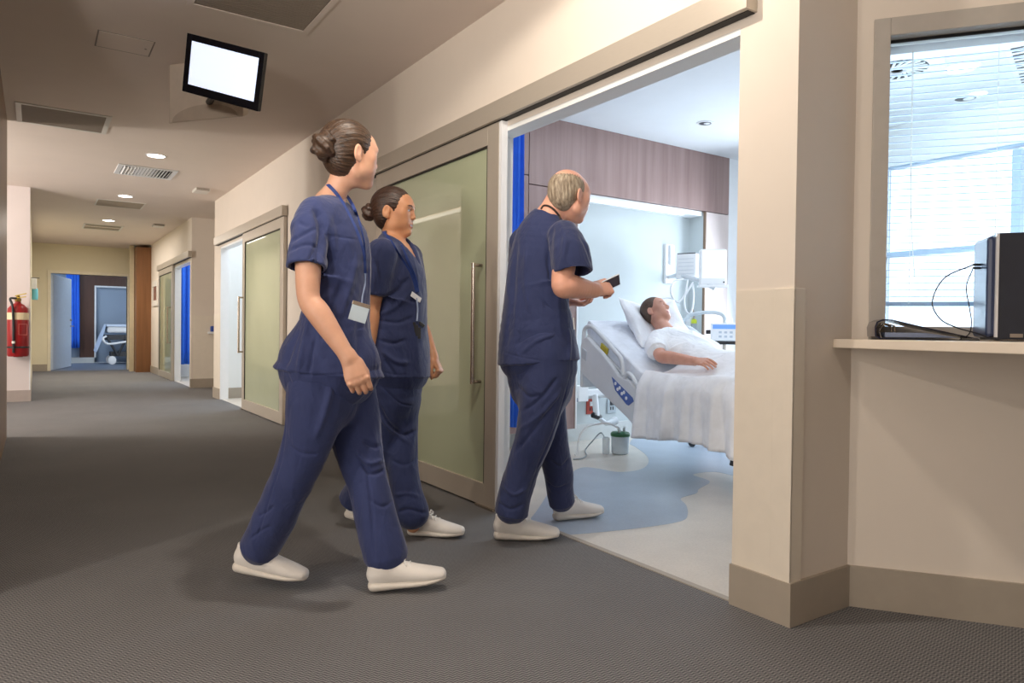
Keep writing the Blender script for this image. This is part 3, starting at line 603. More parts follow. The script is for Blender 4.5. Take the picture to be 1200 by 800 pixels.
# ------------------------------------------------------------------ office ceiling fittings
sv = empty('swirl_diffuser', (4.86, 2.45, ZC), 'square ceiling diffuser with dark radial swirl blades behind the blind', 'vent')
cx, cy, rr = *(4.8610, 2.5431, 2.8230)[:2], .19
ca, sa = math.cos(.35), math.sin(.35)
MB().obox((cx, cy, ZC - .006), (ca, sa, 0), (-sa, ca, 0), (0, 0, 1), .28, .28, .006).build('diffuser_plate', M['white'], sv)
MB().lathe([(rr, -.013), (rr, -.0125), (0, -.0125)], (cx, cy, ZC), seg=40).build('diffuser_core', M['duct'], sv)
m = MB()
for k in range(22):
    a = 2 * PI * k / 22; u = np.array([math.cos(a), math.sin(a), 0]); w_ = np.array([-math.sin(a + .35), math.cos(a + .35), 0]); uu = np.array([math.cos(a + .35), math.sin(a + .35), 0])
    m.obox(np.array([cx, cy, ZC - .016]) + u * rr * .56, uu, w_, (0, 0, 1), rr * .42, .008, .003)
m.lathe([(.03, -.02), (0, -.02)], (cx, cy, ZC), seg=16); m.build('swirl_blades', M['white'], sv)
gr = empty('linear_grille', (5.5, 1.85, ZC), 'dark striped linear grille in the office ceiling at the right edge', 'vent')
a_, b_ = np.array((4.8815, 1.8940, 2.8230)), np.array((5.9375, 2.1930, 2.8230)); dd = (b_ - a_); Lg = np.linalg.norm(dd); dd /= Lg; pp_ = np.array([dd[1], -dd[0], 0])
cg = (a_ + b_) / 2 + pp_ * .3; MB().obox(cg - UP * .004, dd, pp_, (0, 0, 1), Lg / 2 + .03, .33, .004).build('grille_frame', M['white'], gr)
MB().obox(cg - UP * .0085, dd, pp_, (0, 0, 1), Lg / 2, .30, .0005).build('grille_backing', M['duct'], gr)
m = MB()
for k in range(16): m.obox(cg - UP * .012 + dd * (Lg * ((k + .5) / 16 - .5)), dd, pp_, (0, 0, 1), Lg / 90, .30, .003)
m.build('grille_bars', M['white'], gr)

# ------------------------------------------------------------------ soft-form modelling (bodies, cloth): distance fields meshed as one surface
F32 = np.float32
def V(*a): return np.array(a, float)
def nrm(v): v = np.array(v, float); return v / (np.linalg.norm(v) + 1e-12)
class Loft:
    """elliptical sections along a path: stations (point, half-width along lat, half-width across, lat)"""
    def __init__(s, st, k=.02, op='u', cap=(None, None), sub=0):
        if sub:
            n = len(st); P = spline([np.array(q[0]) for q in st], sub); A = spline([np.array([q[1], q[2], 0.]) for q in st], sub); L = spline([np.array(q[3], float) for q in st], sub)
            st = [(P[i], max(A[i][0], .002), max(A[i][1], .002), L[i]) for i in range(len(P))]
        s.k = k; s.op = op
        s.P = np.array([q[0] for q in st], F32); s.A = np.array([q[1] for q in st], F32); s.B = np.array([q[2] for q in st], F32)
        lat = np.array([q[3] for q in st], float)
        d = s.P[1:] - s.P[:-1]; s.len2 = (d * d).sum(1) + 1e-12; s.d = d; T = d / np.sqrt(s.len2)[:, None]; s.T = T.astype(F32)
        def orth(l): l = l - T * (l * T).sum(1)[:, None]; return (l / np.linalg.norm(l, axis=1)[:, None]).astype(F32)
        s.L = orth((lat[1:] + lat[:-1]) / 2); s.Fv = np.cross(s.T, s.L).astype(F32)
        n = len(s.len2); s.c0 = np.minimum(s.A[:-1], s.B[:-1]).copy(); s.c1 = np.minimum(s.A[1:], s.B[1:]).copy()
        if cap[0] is not None: s.c0[0] = cap[0]
        if cap[1] is not None: s.c1[-1] = cap[1]
        m = max(s.A.max(), s.B.max()); s.lo = s.P.min(0) - m; s.hi = s.P.max(0) + m
    def ev(s, X):
        if not hasattr(s, 'W'):
            s.len = np.sqrt(s.len2); s.W = np.ascontiguousarray(np.concatenate([s.T, s.L, s.Fv]).T.astype(F32)); P = s.P[:-1]
            s.o = np.concatenate([(P * s.T).sum(1), (P * s.L).sum(1), (P * s.Fv).sum(1)]).astype(F32); s.n = len(s.len); s.dA = s.A[1:] - s.A[:-1]; s.dB = s.B[1:] - s.B[:-1]; s.mn = np.minimum(s.A[:-1], s.B[:-1])
        Y = X @ s.W - s.o; n = s.n; w = Y[:, :n]; u = Y[:, n:2 * n]; v = Y[:, 2 * n:]
        tc = np.clip(w / s.len, 0, 1); w = w - tc * s.len
        a = s.A[:-1] + s.dA * tc; b = s.B[:-1] + s.dB * tc; c = np.where(w < 0, s.c0, s.c1)
        u = u / a; v = v / b; w = w / c
        k0 = np.sqrt(u * u + v * v + w * w); u /= a; v /= b; w /= c; k1 = np.sqrt(u * u + v * v + w * w) + 1e-6
        return (k0 * (k0 - 1) / k1 - (k0 < 1e-4) * s.mn).min(1)
class Ell:
    def __init__(s, c, r, R=None, k=.02, op='u'):
        s.c = np.array(c, F32); s.r = np.array(r, F32) * np.ones(3, F32); s.R = None if R is None else np.array(R, F32); s.k = k; s.op = op
        m = s.r.max(); s.lo = s.c - m; s.hi = s.c + m
    def ev(s, X):
        q = X - s.c
        if s.R is not None: q = q @ s.R                                # columns of R are the axes
        k0 = np.sqrt(((q / s.r) ** 2).sum(1)); k1 = np.sqrt(((q / s.r ** 2) ** 2).sum(1)) + 1e-6
        return k0 * (k0 - 1) / k1 - (k0 < 1e-4) * s.r.min()
class Half:
    """removes everything on the positive side of a plane"""
    def __init__(s, p, n, k=.002): s.p = np.array(p, F32); s.n = np.array(nrm(n), F32); s.k = k; s.op = 'cut'; s.lo = np.full(3, -1e3, F32); s.hi = np.full(3, 1e3, F32)
    def ev(s, X): return (X - s.p) @ s.n
class Wedge:
    """the inside of several planes (list of (point, outward normal)) is carved away"""
    def __init__(s, pl, lo, hi, k=.004): s.pl = [(np.array(p, F32), np.array(nrm(n), F32)) for p, n in pl]; s.k = k; s.op = 's'; s.lo = np.array(lo, F32); s.hi = np.array(hi, F32)
    def ev(s, X): return np.max([(X - p) @ n for p, n in s.pl], axis=0)
def combine(prims, X):
    d = np.full(len(X), 1e3, F32)
    for p in prims:
        e = p.ev(X)
        if p.op == 'cut': d = np.maximum(d, e); continue
        k = p.k
        if p.op == 'u':
            h = np.clip(.5 + .5 * (d - e) / k, 0, 1); d = d * (1 - h) + e * h - k * h * (1 - h)
        else:
            e = -e; h = np.clip(.5 - .5 * (d - e) / k, 0, 1); d = d * (1 - h) + e * h + k * h * (1 - h)
    return d
def mesh_field(prims, vox, smooth=2, B=8):
    us = [p for p in prims if p.op == 'u']
    lo = np.min([p.lo for p in us], 0) - 3 * vox; hi = np.max([p.hi for p in us], 0) + 3 * vox
    nb = np.ceil((hi - lo) / (vox * B)).astype(int); S = vox * B
    g = np.stack(np.meshgrid(*[np.arange(n) for n in nb], indexing='ij'), -1).reshape(-1, 3)
    cen = (lo + (g + .5) * S).astype(F32); hd = S * .866
    near = np.zeros(len(cen), bool); 
    for i in range(0, len(cen), 20000):
        c = cen[i:i + 20000]; near[i:i + 20000] = np.abs(combine(prims, c)) < hd * 2.4 + .012
    g = g[near]; cen = cen[near]
    r = np.arange(B + 1); off = np.stack(np.meshgrid(r, r, r, indexing='ij'), -1).reshape(-1, 3)
    dims = nb * B + 2; cells = []; verts = []; quads = []
    corner = off * vox
    def gid(c): return (c[..., 0] * dims[1] + c[..., 1]) * dims[2] + c[..., 2]
    CO = np.array([[i, j, k] for i in (0, 1) for j in (0, 1) for k in (0, 1)])
    EDG = [(a, b) for a in range(8) for b in range(a + 1, 8) if np.abs(CO[a] - CO[b]).sum() == 1]
    for bi in range(len(g)):
        c = cen[bi]
        pr = []
        for p in prims:
            gap = np.maximum(np.maximum(p.lo - c, c - p.hi), 0)
            if np.sqrt((gap ** 2).sum()) < hd + 1.5 * p.k + .03 or p.op == 'cut': pr.append(p)
        base = g[bi] * B; X = (lo + base * vox + corner).astype(F32)
        d = combine(pr, X).reshape(B + 1, B + 1, B + 1); ins = d < 0
        if ins.all() or not ins.any(): continue
        cnt = sum(ins[i:i + B, j:j + B, k:k + B].astype(np.int8) for i, j, k in CO)
        ci = np.argwhere((cnt > 0) & (cnt < 8))
        if len(ci):
            dv = np.stack([d[ci[:, 0] + o[0], ci[:, 1] + o[1], ci[:, 2] + o[2]] for o in CO], 1)
            acc = np.zeros((len(ci), 3)); n = np.zeros(len(ci))
            for a, b in EDG:
                m = (dv[:, a] < 0) != (dv[:, b] < 0); t = np.where(m, dv[:, a] / (dv[:, a] - dv[:, b] + 1e-12), 0)
                acc += (CO[a] + t[:, None] * (CO[b] - CO[a])) * m[:, None]; n += m
            verts.append(lo + (base + ci + acc / n[:, None]) * vox); cells.append(gid(base + ci))
        for ax in range(3):
            o = np.zeros(3, int); o[ax] = 1
            A_ = ins[:B, :B, :B]; Bq = ins[o[0]:B + o[0], o[1]:B + o[1], o[2]:B + o[2]]
            e = np.argwhere(A_ != Bq)
            if len(e):
                flip = ins[e[:, 0], e[:, 1], e[:, 2]]; e = e + base; u = np.zeros(3, int); u[(ax + 1) % 3] = 1; w = np.zeros(3, int); w[(ax + 2) % 3] = 1
                q = np.stack([gid(e - u - w), gid(e - w), gid(e), gid(e - u)], 1); q[~flip] = q[~flip][:, ::-1]; quads.append(q)
    cells = np.concatenate(cells); verts = np.concatenate(verts); quads = np.concatenate(quads)
    order = np.argsort(cells); cells = cells[order]; verts = verts[order]
    idx = np.searchsorted(cells, quads); idx = np.clip(idx, 0, len(cells) - 1); ok = (cells[idx] == quads).all(1); faces = idx[ok]
    if smooth: verts = laplace(verts, faces, smooth)
    return verts, faces
def laplace(v, f, it, lam=.55):
    e = np.concatenate([f[:, [0, 1]], f[:, [1, 2]], f[:, [2, 3]], f[:, [3, 0]]]); n = len(v)
    deg = np.bincount(e[:, 0], minlength=n) + np.bincount(e[:, 1], minlength=n)
    for k in range(it):
        s = np.zeros_like(v)
        for c in range(3): s[:, c] = np.bincount(e[:, 0], v[e[:, 1], c], n) + np.bincount(e[:, 1], v[e[:, 0], c], n)
        v = v + lam * (s / np.maximum(deg, 1)[:, None] - v)
    return v
def normals(v, f):
    n = np.cross(v[f[:, 2]] - v[f[:, 0]], v[f[:, 3]] - v[f[:, 1]]); out = np.zeros_like(v)
    for k in range(4):
        for c in range(3): out[:, c] += np.bincount(f[:, k], n[:, c], len(v))
    return out / (np.linalg.norm(out, axis=1)[:, None] + 1e-12)
def obj_from(name, v, f, mats, parent=None, mi=None, origin=None):
    o3 = np.array(origin if origin is not None else (0, 0, 0), float)
    me = bpy.data.meshes.new(name); me.vertices.add(len(v)); me.vertices.foreach_set('co', (v - o3).astype(F32).ravel())
    me.loops.add(len(f) * 4); me.loops.foreach_set('vertex_index', f.astype(np.int32).ravel())
    me.polygons.add(len(f)); me.polygons.foreach_set('loop_start', np.arange(0, len(f) * 4, 4, dtype=np.int32)); me.update(calc_edges=True); me.validate()
    for m in (mats if isinstance(mats, (list, tuple)) else [mats]): me.materials.append(m)
    if mi is not None and len(mi) == len(me.polygons): me.polygons.foreach_set('material_index', mi.astype(np.int32))
    me.polygons.foreach_set('use_smooth', np.ones(len(me.polygons), bool)); me.update()
    o = bpy.data.objects.new(name, me); C.objects.link(o); o.location = o3
    if parent: setp(o, parent)
    return o
def folds(v, f, strokes, view):
    """press or raise cloth along lines: strokes (points, width, amount); seen from direction view"""
    n = normals(v, f); view = nrm(view); w = np.clip(-(n @ view) * 1.6, 0, 1); pv = v - np.outer(v @ view, view); disp = np.zeros(len(v))
    for pts, width, amt in strokes:
        P = np.array(spline(pts, 5)); P = P - np.outer(P @ view, view); best = np.full(len(v), 9.)
        lo = P.min(0) - 3 * width; hi = P.max(0) + 3 * width; m = ((pv > lo) & (pv < hi)).all(1); X = pv[m]
        if not len(X): continue
        b = np.full(len(X), 9.); tt = np.zeros(len(X))
        for i in range(len(P) - 1):
            d = P[i + 1] - P[i]; t = np.clip(((X - P[i]) @ d) / (d @ d + 1e-12), 0, 1); dd = np.linalg.norm(X - P[i] - t[:, None] * d, axis=1)
            s = dd < b; b[s] = dd[s]; tt[s] = (i + t[s]) / (len(P) - 1)
        disp[m] += amt * np.exp(-(b / width) ** 2) * np.clip(np.minimum(tt, 1 - tt) * 5 + .25, 0, 1)
    return v + n * (disp * w)[:, None]
from mathutils import noise as mnoise
def crumple(v, f, amp, freq, axis, seed=0, stretch=.45):
    """loose cloth: soft rolls plus sharper creases, longer along axis"""
    n = normals(v, f); ax = nrm(axis); q = v - np.outer(v @ ax, ax) * (1 - stretch); q = q + np.array([seed * 3.7, seed * 1.9, seed * 5.3]); h = np.empty(len(v)); nz = mnoise.noise
    a, b, c = freq * .42, freq * .9, freq * 2.1
    for i, (x, y, z) in enumerate(q.tolist()):
        wx = nz((x * a + 9, y * a, z * a)) * .5; wz = nz((x * a, y * a + 4, z * a)) * .5
        s = nz(((x * b + wx), (y * b + wx), (z * b + wz))); t = nz(((x * c + 2 * wx), (y * c - wz), (z * c + 2 * wz)))
        h[i] = .9 * s + .55 * (1 - abs(s)) ** 4 - .22 * (1 - abs(t)) ** 4 + .12 * t
    h -= h.mean(); return v + n * (amp * h)[:, None]

# ------------------------------------------------------------------ body pieces
def frame_from(az, pitch=0, roll=0):
    """columns: right, forward, up for someone facing compass azimuth az (0 = +Y, 90 = +X); pitch>0 looks up"""
    a = math.radians(az); p = math.radians(pitch); r = math.radians(roll)
    R = np.array([math.cos(a), -math.sin(a), 0]); Fw = np.array([math.sin(a) * math.cos(p), math.cos(a) * math.cos(p), math.sin(p)]); U = np.cross(R, Fw)
    R2 = math.cos(r) * R + math.sin(r) * U; U2 = -math.sin(r) * R + math.cos(r) * U
    return np.stack([R2, Fw, U2], 1)
def head_prims(c, R, s=1., male=False, smile=False):
    """skull, jaw, nose, eyes, lips and ears about the head centre c"""
    c = np.array(c, float)
    def E(p, r, k=.02, op='u', rot=None):
        RR = R if rot is None else R @ rot
        return Ell(c + R @ (np.array(p) * s), np.array(r) * s, RR, k * s, op)
    def Lf(st, k, op='u'): return Loft([(c + R @ (np.array(p) * s), r1 * s, r2 * s, R[:, 0]) for p, r1, r2 in st], k * s, op)
    j = 1.08 if male else .95; ns = 1. if male else .80; ny = 0 if male else -.003
    pr = [E((0, -.014, .034), (.075, .094, .083)), E((0, .026, -.028), (.058 * j, .064, .084), .03), E((0, .066, -.095), (.020 * j, .019, .018), .03),
          E((0, .052, .03), (.056, .040, .050), .03)]
    for sx in (-1, 1):
        pr += [E((sx * .047 * j, .006, -.060), (.015, .026, .024), .03), E((sx * .044, .056, -.014), (.015, .013, .014), .035), E((sx * .029, .056, -.05), (.015, .016, .02), .035)]
    pr += [E((0, .080, .024), (.046, .012, .010), .018)]
    for sx in (-1, 1): pr += [E((sx * .031, .096, .003), (.017, .016, .0105), .012, 's')]
    pr += [Lf([((0, .0855, .016), .0075 * ns, .008), ((0, .096 + ny, -.009), .0075 * ns, .009), ((0, .1045 + ny * 1.3, -.027 if male else -.0235), .0098 * ns, .0092 * ns)], .010), E((0, .098 + ny * 1.3, -.033 if male else -.030), (.0105 * ns, .011, .0066), .006)]
    for sx in (-1, 1): pr += [E((sx * .0118 * ns, .0925 + ny, -.032), (.0064 * ns, .0090, .0062), .006), E((sx * .006 * ns, .099 + ny, -.041), (.0032, .005, .0028), .003, 's')]
    cz, cx_ = (-.0575, .0265) if smile else (-.0635, .0225); op = .0034 if smile else .0013
    up_ = [((-cx_, .0755, cz), .0028, .0028), ((-.011, .0855, -.0605), .0045, .0042), ((0, .0875, -.0600), .0048, .0042), ((.011, .0855, -.0605), .0045, .0042), ((cx_, .0755, cz), .0028, .0028)]
    lo_ = [((-cx_, .0755, cz - .001), .0028, .0028), ((-.011, .084, -.0695 - op * .5), .0050, .0048), ((0, .0862, -.0710 - op * .5), .0056, .0052), ((.011, .084, -.0695 - op * .5), .0050, .0048), ((cx_, .0755, cz - .001), .0028, .0028)]
    pr += [Lf(up_, .006), Lf(lo_, .006), E((0, .101, -.0650), (.019 if smile else .020, .0165 if smile else .0145, op), .0025, 's')]
    for sx in (-1, 1):
        pr += [E((sx * .031, .0735, .003), (.0125, .0125, .0118), .002), Lf([((sx * .017, .0825, .004), .0028, .0028), ((sx * .031, .0872, .0115), .0035, .0035), ((sx * .046, .078, .005), .0028, .0028)], .004),
               Lf([((sx * .018, .082, .0015), .0022, .0022), ((sx * .031, .0848, -.0072), .0026, .0026), ((sx * .045, .0775, .002), .0022, .0022)], .004)]
        a = math.radians(24) * sx; rot = np.array([[math.cos(a), -math.sin(a), 0], [math.sin(a), math.cos(a), 0], [0, 0, 1]])
        b = math.radians(-12); rot = rot @ np.array([[1, 0, 0], [0, math.cos(b), -math.sin(b)], [0, math.sin(b), math.cos(b)]])
        pr += [E((sx * .078, -.012, -.006), (.0075, .0185, .031), .006, 'u', rot), E((sx * .0755, -.006, -.030), (.007, .009, .011), .006, 'u', rot), E((sx * .0865, -.009, .000), (.0065, .0095, .018), .004, 's', rot)]
    return pr
def hand_prims(w, fwd, dorsal, side, curls, thumb=(.55, .35), s=1., spread=1., mid=None):
    """w wrist, fwd along the palm, dorsal out of the back; side +1 right hand, -1 left; curls: (knuckle, middle, tip) per finger index..little"""
    w = np.array(w, float); f = nrm(fwd); d = np.array(dorsal, float); d = nrm(d - f * np.dot(d, f)); x = np.cross(f, d)          # x points to the little-finger side of a right hand
    x = x * side
    def q(a, b, c): return w + (x * a + f * b + d * c) * s
    pr = [Loft([(q(0, -.012, 0), .027 * s, .020 * s, x), (q(-.002, .03, .001), .035 * s, .018 * s, x), (q(0, .065, .003), .040 * s, .0155 * s, x), (q(0, .086, .001), .037 * s, .012 * s, x)], .012)]
    pr += [Ell(q(-.024, .03, -.010), np.array([.016, .028, .014]) * s, np.stack([x, f, d], 1), .012)]
    for i, (ox, ln, r) in enumerate(((-.0300, .072, .0097), (-.0100, .080, .0099), (.0102, .074, .0094), (.0290, .058, .0084))):
        p = q(ox, .084 - .004 * (i == 3) - .003 * (i == 0), .002); ang = 0; yaw = (-.07, -.02, .03, .08)[i] * spread; pts = [p]; rr = [r * 1.06 * s]
        for sl, cu in zip((.46, .30, .24), curls[i]):
            ang += cu; dr = f * math.cos(ang) * math.cos(yaw) + x * math.sin(yaw) * math.cos(ang) - d * math.sin(ang)
            p = p + dr * ln * sl * s; pts.append(p); rr.append(r * s * (1.0 - .085 * (len(rr))))
        pr.append(Loft([(a, b, b, x) for a, b in zip(pts, rr)], .0035))
        pr.append(Ell(q(ox, .082, .004), np.array([.0082, .012, .0070]) * s, None, .006))
    o, cu = thumb; p = q(-.026, .022, -.006); dr = nrm(-x * math.sin(o) + f * math.cos(o) - d * .35); pts = [p]; rr = [.0135 * s]
    for sl, kk, r in ((.040, 0, .0118), (.032, cu, .0102), (.026, cu * .9, .0082)):
        dr = nrm(dr * math.cos(kk) + nrm(x * .65 + f * .35 - d * .2) * math.sin(kk)); p = p + dr * sl * s; pts.append(p); rr.append(r * s)
    pr.append(Loft([(a, b, b, f) for a, b in zip(pts, rr)], .006))
    return pr
def limb(pts, radii, lat, k=.02, ratio=1.): return Loft([(p, r, r * ratio, lat) for p, r in zip(pts, radii)], k, sub=4)

def skin(name, col, lip, brow):
    t = NT(name); v = t.coords(); f = t.noise(v, 18, 4); c = lin(col)
    t.l(t.ramp(f, [(.3, (c[0] * .93, c[1] * .89, c[2] * .87, 1)), (.7, (min(1, c[0] * 1.05), c[1] * 1.05, c[2] * 1.05, 1))]), t.b.inputs['Base Color'])
    t.set(Roughness=.48); t.b.inputs['Subsurface Weight'].default_value = .12; t.b.inputs['Subsurface Radius'].default_value = (.012, .004, .002); t.b.inputs['Subsurface Scale'].default_value = .6
    t.bump(t.noise(v, 380, 2), .06, .002)
    return [t.m, mat(name + '_lips', lip, .4), mat(name + '_eye_white', (196, 186, 178), .2), mat(name + '_iris', (52, 36, 28), .15), mat(name + '_brow', brow, .7)]
def face_slots(v, f, c, R, s, teeth=False, shut=False):
    """material slot per face from its place on the head"""
    q = (v[f].mean(1) - np.array(c)) @ R / s; mi = np.zeros(len(f), int); x, y, z = q.T; ax = np.abs(x)
    lips = (y > .078) & (((x / .0235) ** 2 + ((z + .0652) / (.0105)) ** 2) < 1); mi[lips] = 1
    eye = (y > .06) & (((ax - .031) / .0135) ** 2 + ((z - .0025) / .0050) ** 2 < 1) & (((ax - .031) ** 2 + (y - .0735) ** 2 + (z - .003) ** 2) < .0142 ** 2); mi[eye] = 2
    mi[eye & (((ax - .031) ** 2 + (z - .0025) ** 2) < .0060 ** 2)] = 3
    br = (y > .055) & (np.abs(z - .0215 - .004 * np.cos((ax - .034) / .018 * 1.5)) < .0022) & (ax > .015) & (ax < .05); mi[br] = 4
    lash = (y > .062) & (np.abs(((ax - .031) / .0140) ** 2 + ((z - .0028) / .0068) ** 2 - 1.1) < .10) & (z > .0035); mi[lash] = 4
    if shut: mi[(mi == 2) | (mi == 3)] = 0
    mi[y > .12] = 0
    if teeth: mi[(y < .12) & (y > .078) & (np.abs(z + .0650 - .12 * ax ** 2 / .02) < .0034) & (ax < .0185)] = 2
    return mi
def hair_mat(name, c1, c2, stretch, rough=.38, scale=60):
    t = NT(name); v = t.coords(stretch); f = t.noise(v, scale, 5, .6)
    t.l(t.ramp(f, [(.32, lin(c1)), (.68, lin(c2))]), t.b.inputs['Base Color']); t.set(Roughness=rough); t.b.inputs['Specular IOR Level'].default_value = .55
    t.bump(f, .55, .004); return t.m
def cloth_mat(name, c, bump=.24):
    t = NT(name); v = t.coords(); f = t.noise(v, 9, 4, .6); cl = lin(c)
    t.l(t.ramp(f, [(.3, tuple(x * .93 for x in cl[:3]) + (1,)), (.7, tuple(min(1, x * 1.07) for x in cl[:3]) + (1,))]), t.b.inputs['Base Color'])
    t.set(Roughness=.78); t.b.inputs['Sheen Weight'].default_value = .25; t.b.inputs['Sheen Roughness'].default_value = .45; t.b.inputs['Specular IOR Level'].default_value = .25
    mp = t.n('ShaderNodeMapping'); mp.inputs['Scale'].default_value = (1, 1, .55); t.l(v, mp.inputs['Vector'])
    nz = t.n('ShaderNodeTexNoise'); nz.inputs['Scale'].default_value = 13; nz.inputs['Detail'].default_value = 3; nz.inputs['Distortion'].default_value = 1.2; t.l(mp.outputs[0], nz.inputs['Vector'])
    a = t.math('SUBTRACT', nz.outputs['Fac'], .5); a = t.math('SQRT', t.math('ADD', t.math('MULTIPLY', a, a), .0012))          # soft creases
    wv = t.noise(v, 900, 1); t.bump(t.math('ADD', t.math('MULTIPLY', a, 2.2), t.math('MULTIPLY', wv, .05)), bump, .02)
    return t.m
M['shoe'] = mat('shoe_white_knit', (240, 236, 230), .6, vary=.02, bump=.25, bscale=260)
M['sole'] = mat('shoe_sole_white', (232, 226, 216), .5, vary=.02)
M['lace'] = mat('shoe_lace_white', (246, 244, 240), .7)
def shoe(parent, heel, az, pitch=0, s=1., side=1, label=None, bow=True):
    """white trainer: heel point on the ground, toe towards compass az; pitch>0 lifts the toe"""
    R = frame_from(az, pitch); heel = np.array(heel, float)
    def q(a, b, c): return heel + R @ (np.array([a, b, c]) * s)
    def st(l): return [(q(x, y, z), a * s, b * s, R[:, 0]) for x, y, z, a, b in l]
    up = [Loft(st([(0, .028, .050, .026, .036), (0, .06, .060, .034, .046), (.002 * side, .12, .055, .037, .040), (-.002 * side, .175, .044, .043, .033), (-.004 * side, .222, .036, .043, .028), (-.004 * side, .258, .032, .035, .022)]), .02, sub=3),
          Loft(st([(0, .05, .07, .030, .040), (0, .048, .098, .029, .040), (0, .046, .112, .028, .039)]), .02, cap=(None, .004)),
          Loft(st([(0, .048, .08, .022, .032), (0, .046, .13, .022, .032)]), .004, 's')]
    up += [Half(q(0, .1, .022), -R[:, 2])]
    v, f = mesh_field(up, .0042, 2)
    o = obj_from('shoe', v, f, M['shoe'], parent)
    if label: o['label'] = label
    so = [Loft(st([(0, .022, .021, .030, .021), (0, .06, .020, .036, .020), (0, .11, .016, .034, .016), (-.003 * side, .175, .0165, .043, .0155), (-.005 * side, .225, .019, .043, .014), (-.005 * side, .268, .0235, .029, .011)]), .01, sub=3)]
    so += [Half(q(0, 0, .036), R[:, 2])]
    v, f = mesh_field(so, .0042, 1); obj_from('sole', v, f, M['sole'], o)
    m = MB()
    for i in range(0 if bow else 1, 4):
        y = .120 + .017 * i; z = .104 - .0100 * i
        m.tube(spline([q(-.026, y - .004, z - .012), q(-.012, y + .002, z + .001), q(.012, y - .002, z + .001), q(.026, y + .004, z - .012)], 4), .0026 * s, 6)
    if bow: m.tube(spline([q(0, .114, .108), q(.018, .110, .120), q(.032, .116, .108), q(.012, .118, .109)], 5), .0024 * s, 6)
    if bow: m.tube(spline([q(0, .114, .108), q(-.018, .110, .120), q(-.032, .120, .106), q(-.012, .118, .109)], 5), .0024 * s, 6)
    m.build('laces', M['lace'], o, smooth=True)
    return o

from mathutils.bvhtree import BVHTree
def surface(*vf):
    vs = []; fs = []; o = 0
    for v, f in vf: vs += [tuple(p) for p in v]; fs += [tuple(int(i) + o for i in q) for q in f]; o += len(v)
    return BVHTree.FromPolygons(vs, fs)
def drape(pts, bvh, off=.004, n=8, look=(0, 0, 1)):
    """lay a path on a surface: each point slides along its line from `look` until it touches"""
    out = []
    for p in spline(pts, n):
        o = Vector(look); d = (Vector(p) - o).normalized(); h = bvh.ray_cast(o, d, 20)[0]
        q = np.array(h) if h is not None and (Vector(p) - h).length < .16 else np.array(p); out.append(q - np.array(d) * off)
    P = np.array(out)
    for k in range(2): P[1:-1] = .5 * P[1:-1] + .25 * (P[:-2] + P[2:])
    return P

# ------------------------------------------------------------------ ward: bed and everything round it
bth = math.radians(8); BF = np.array([-math.sin(bth), -math.cos(bth), 0]); BL = np.array([-math.cos(bth), math.sin(bth), 0]); BH = np.array([3.66, 4.42, 0]) - BL * .48
def B(s, o, z): return BH + BF * s + BL * o + np.array([0, 0, z])          # along the bed, towards the viewer's side, height
bed = empty('hospital_bed', tuple(B(1, 0, 0)), 'large hospital bed with raised back and pale grey side rails in the open ward', 'bed')
M['bed'] = mat('bed_plastic_pale_grey', (214, 219, 224), .4, vary=.02); M['linen'] = cloth_mat('white_linen', (240, 242, 246), .22); M['linen2'] = cloth_mat('white_linen_mattress', (228, 234, 244), .3)
m = MB(); prof = [(.03, .99), (.03, 1.085), (.06, 1.10), (.84, .685), (1.83, .685), (1.85, .66), (1.85, .58), (1.83, .56), (.80, .56)]
m.extr([B(s, -.44, z) for s, z in prof], BL * .88); m.build('mattress', M['linen2'], bed, bevel=.025, seg=3)
m = MB(); m.extr([B(s, -.45, z) for s, z in [(.05, .94), (.05, .985), (.80, .555), (1.83, .555), (1.83, .50), (.78, .50)]], BL * .90); m.build('deck', M['bed'], bed, bevel=.006)
m = MB(); m.extr([B(s, -.26, z) for s, z in [(1.46, .16), (1.50, .30), (1.78, .30), (1.82, .16)]], BL * .52)
for s in (1.05, 1.4): m.extr([B(s, -.15, .50), B(s + .12, -.15, .50), B(s + .30 + .3 * (s < 1.3), -.15, .28), B(s + .18 + .3 * (s < 1.3), -.15, .28)], BL * .3)
m.build('undercarriage', M['darkgrey'], bed, bevel=.01)
for s in (1.60, 1.76):
    for o in (-.24, .24):
        c = B(s, o, .075); mm = MB(); mm.lathe([(.055, -.022), (.074, -.014), (.074, .014), (.055, .022)], c, axis=tuple(BL), seg=24); mm.build('caster', M['darkgrey'], bed, smooth=True)
m = MB(); m.extr([B(-.03, -.44, .55), B(-.03, .44, .55), B(-.03, .44, .9), B(-.03, .36, .96), B(-.03, -.36, .96), B(-.03, -.44, .9)], BF * -.035); m.build('headboard', M['bed'], bed, bevel=.012)
def rail(o, nm):
    pl = [(.055, .70), (.055, .90), (.085, .955), (.14, .965), (.24, .905), (.34, .855), (.50, .745), (.575, .685), (.64, .668), (.72, .655), (.80, .60), (.835, .55), (.83, .45), (.80, .36), (.765, .345), (.70, .385), (.50, .475), (.26, .585), (.10, .655)]
    m = MB(); m.extr([B(s, o - .018, z) for s, z in pl], BL * .036); r = m.build(nm, M['bed'], bed, bevel=.011, seg=3)
    g = MB(); g.tube(spline([B(.065, o, .90), B(.075, o, 1.0), B(.10, o, 1.035), B(.15, o, 1.048), B(.22, o, 1.032), B(.395, o, .935), B(.51, o, .862), B(.585, o, .812), B(.612, o, .745), B(.622, o, .69)], 5), .017, 12); g.build('grip_bar', M['bed'], r, smooth=True)
    g = MB(); g.tube(spline([B(.64, o, .675), B(.675, o, .705), B(.72, o, .695), B(.78, o, .645), B(.83, o, .60), B(.845, o, .545), B(.83, o, .50)], 5), .015, 12); g.build('lower_grip', M['bed'], r, smooth=True)
    return r
r_near = rail(.49, 'side_rail'); rail(-.49, 'side_rail')
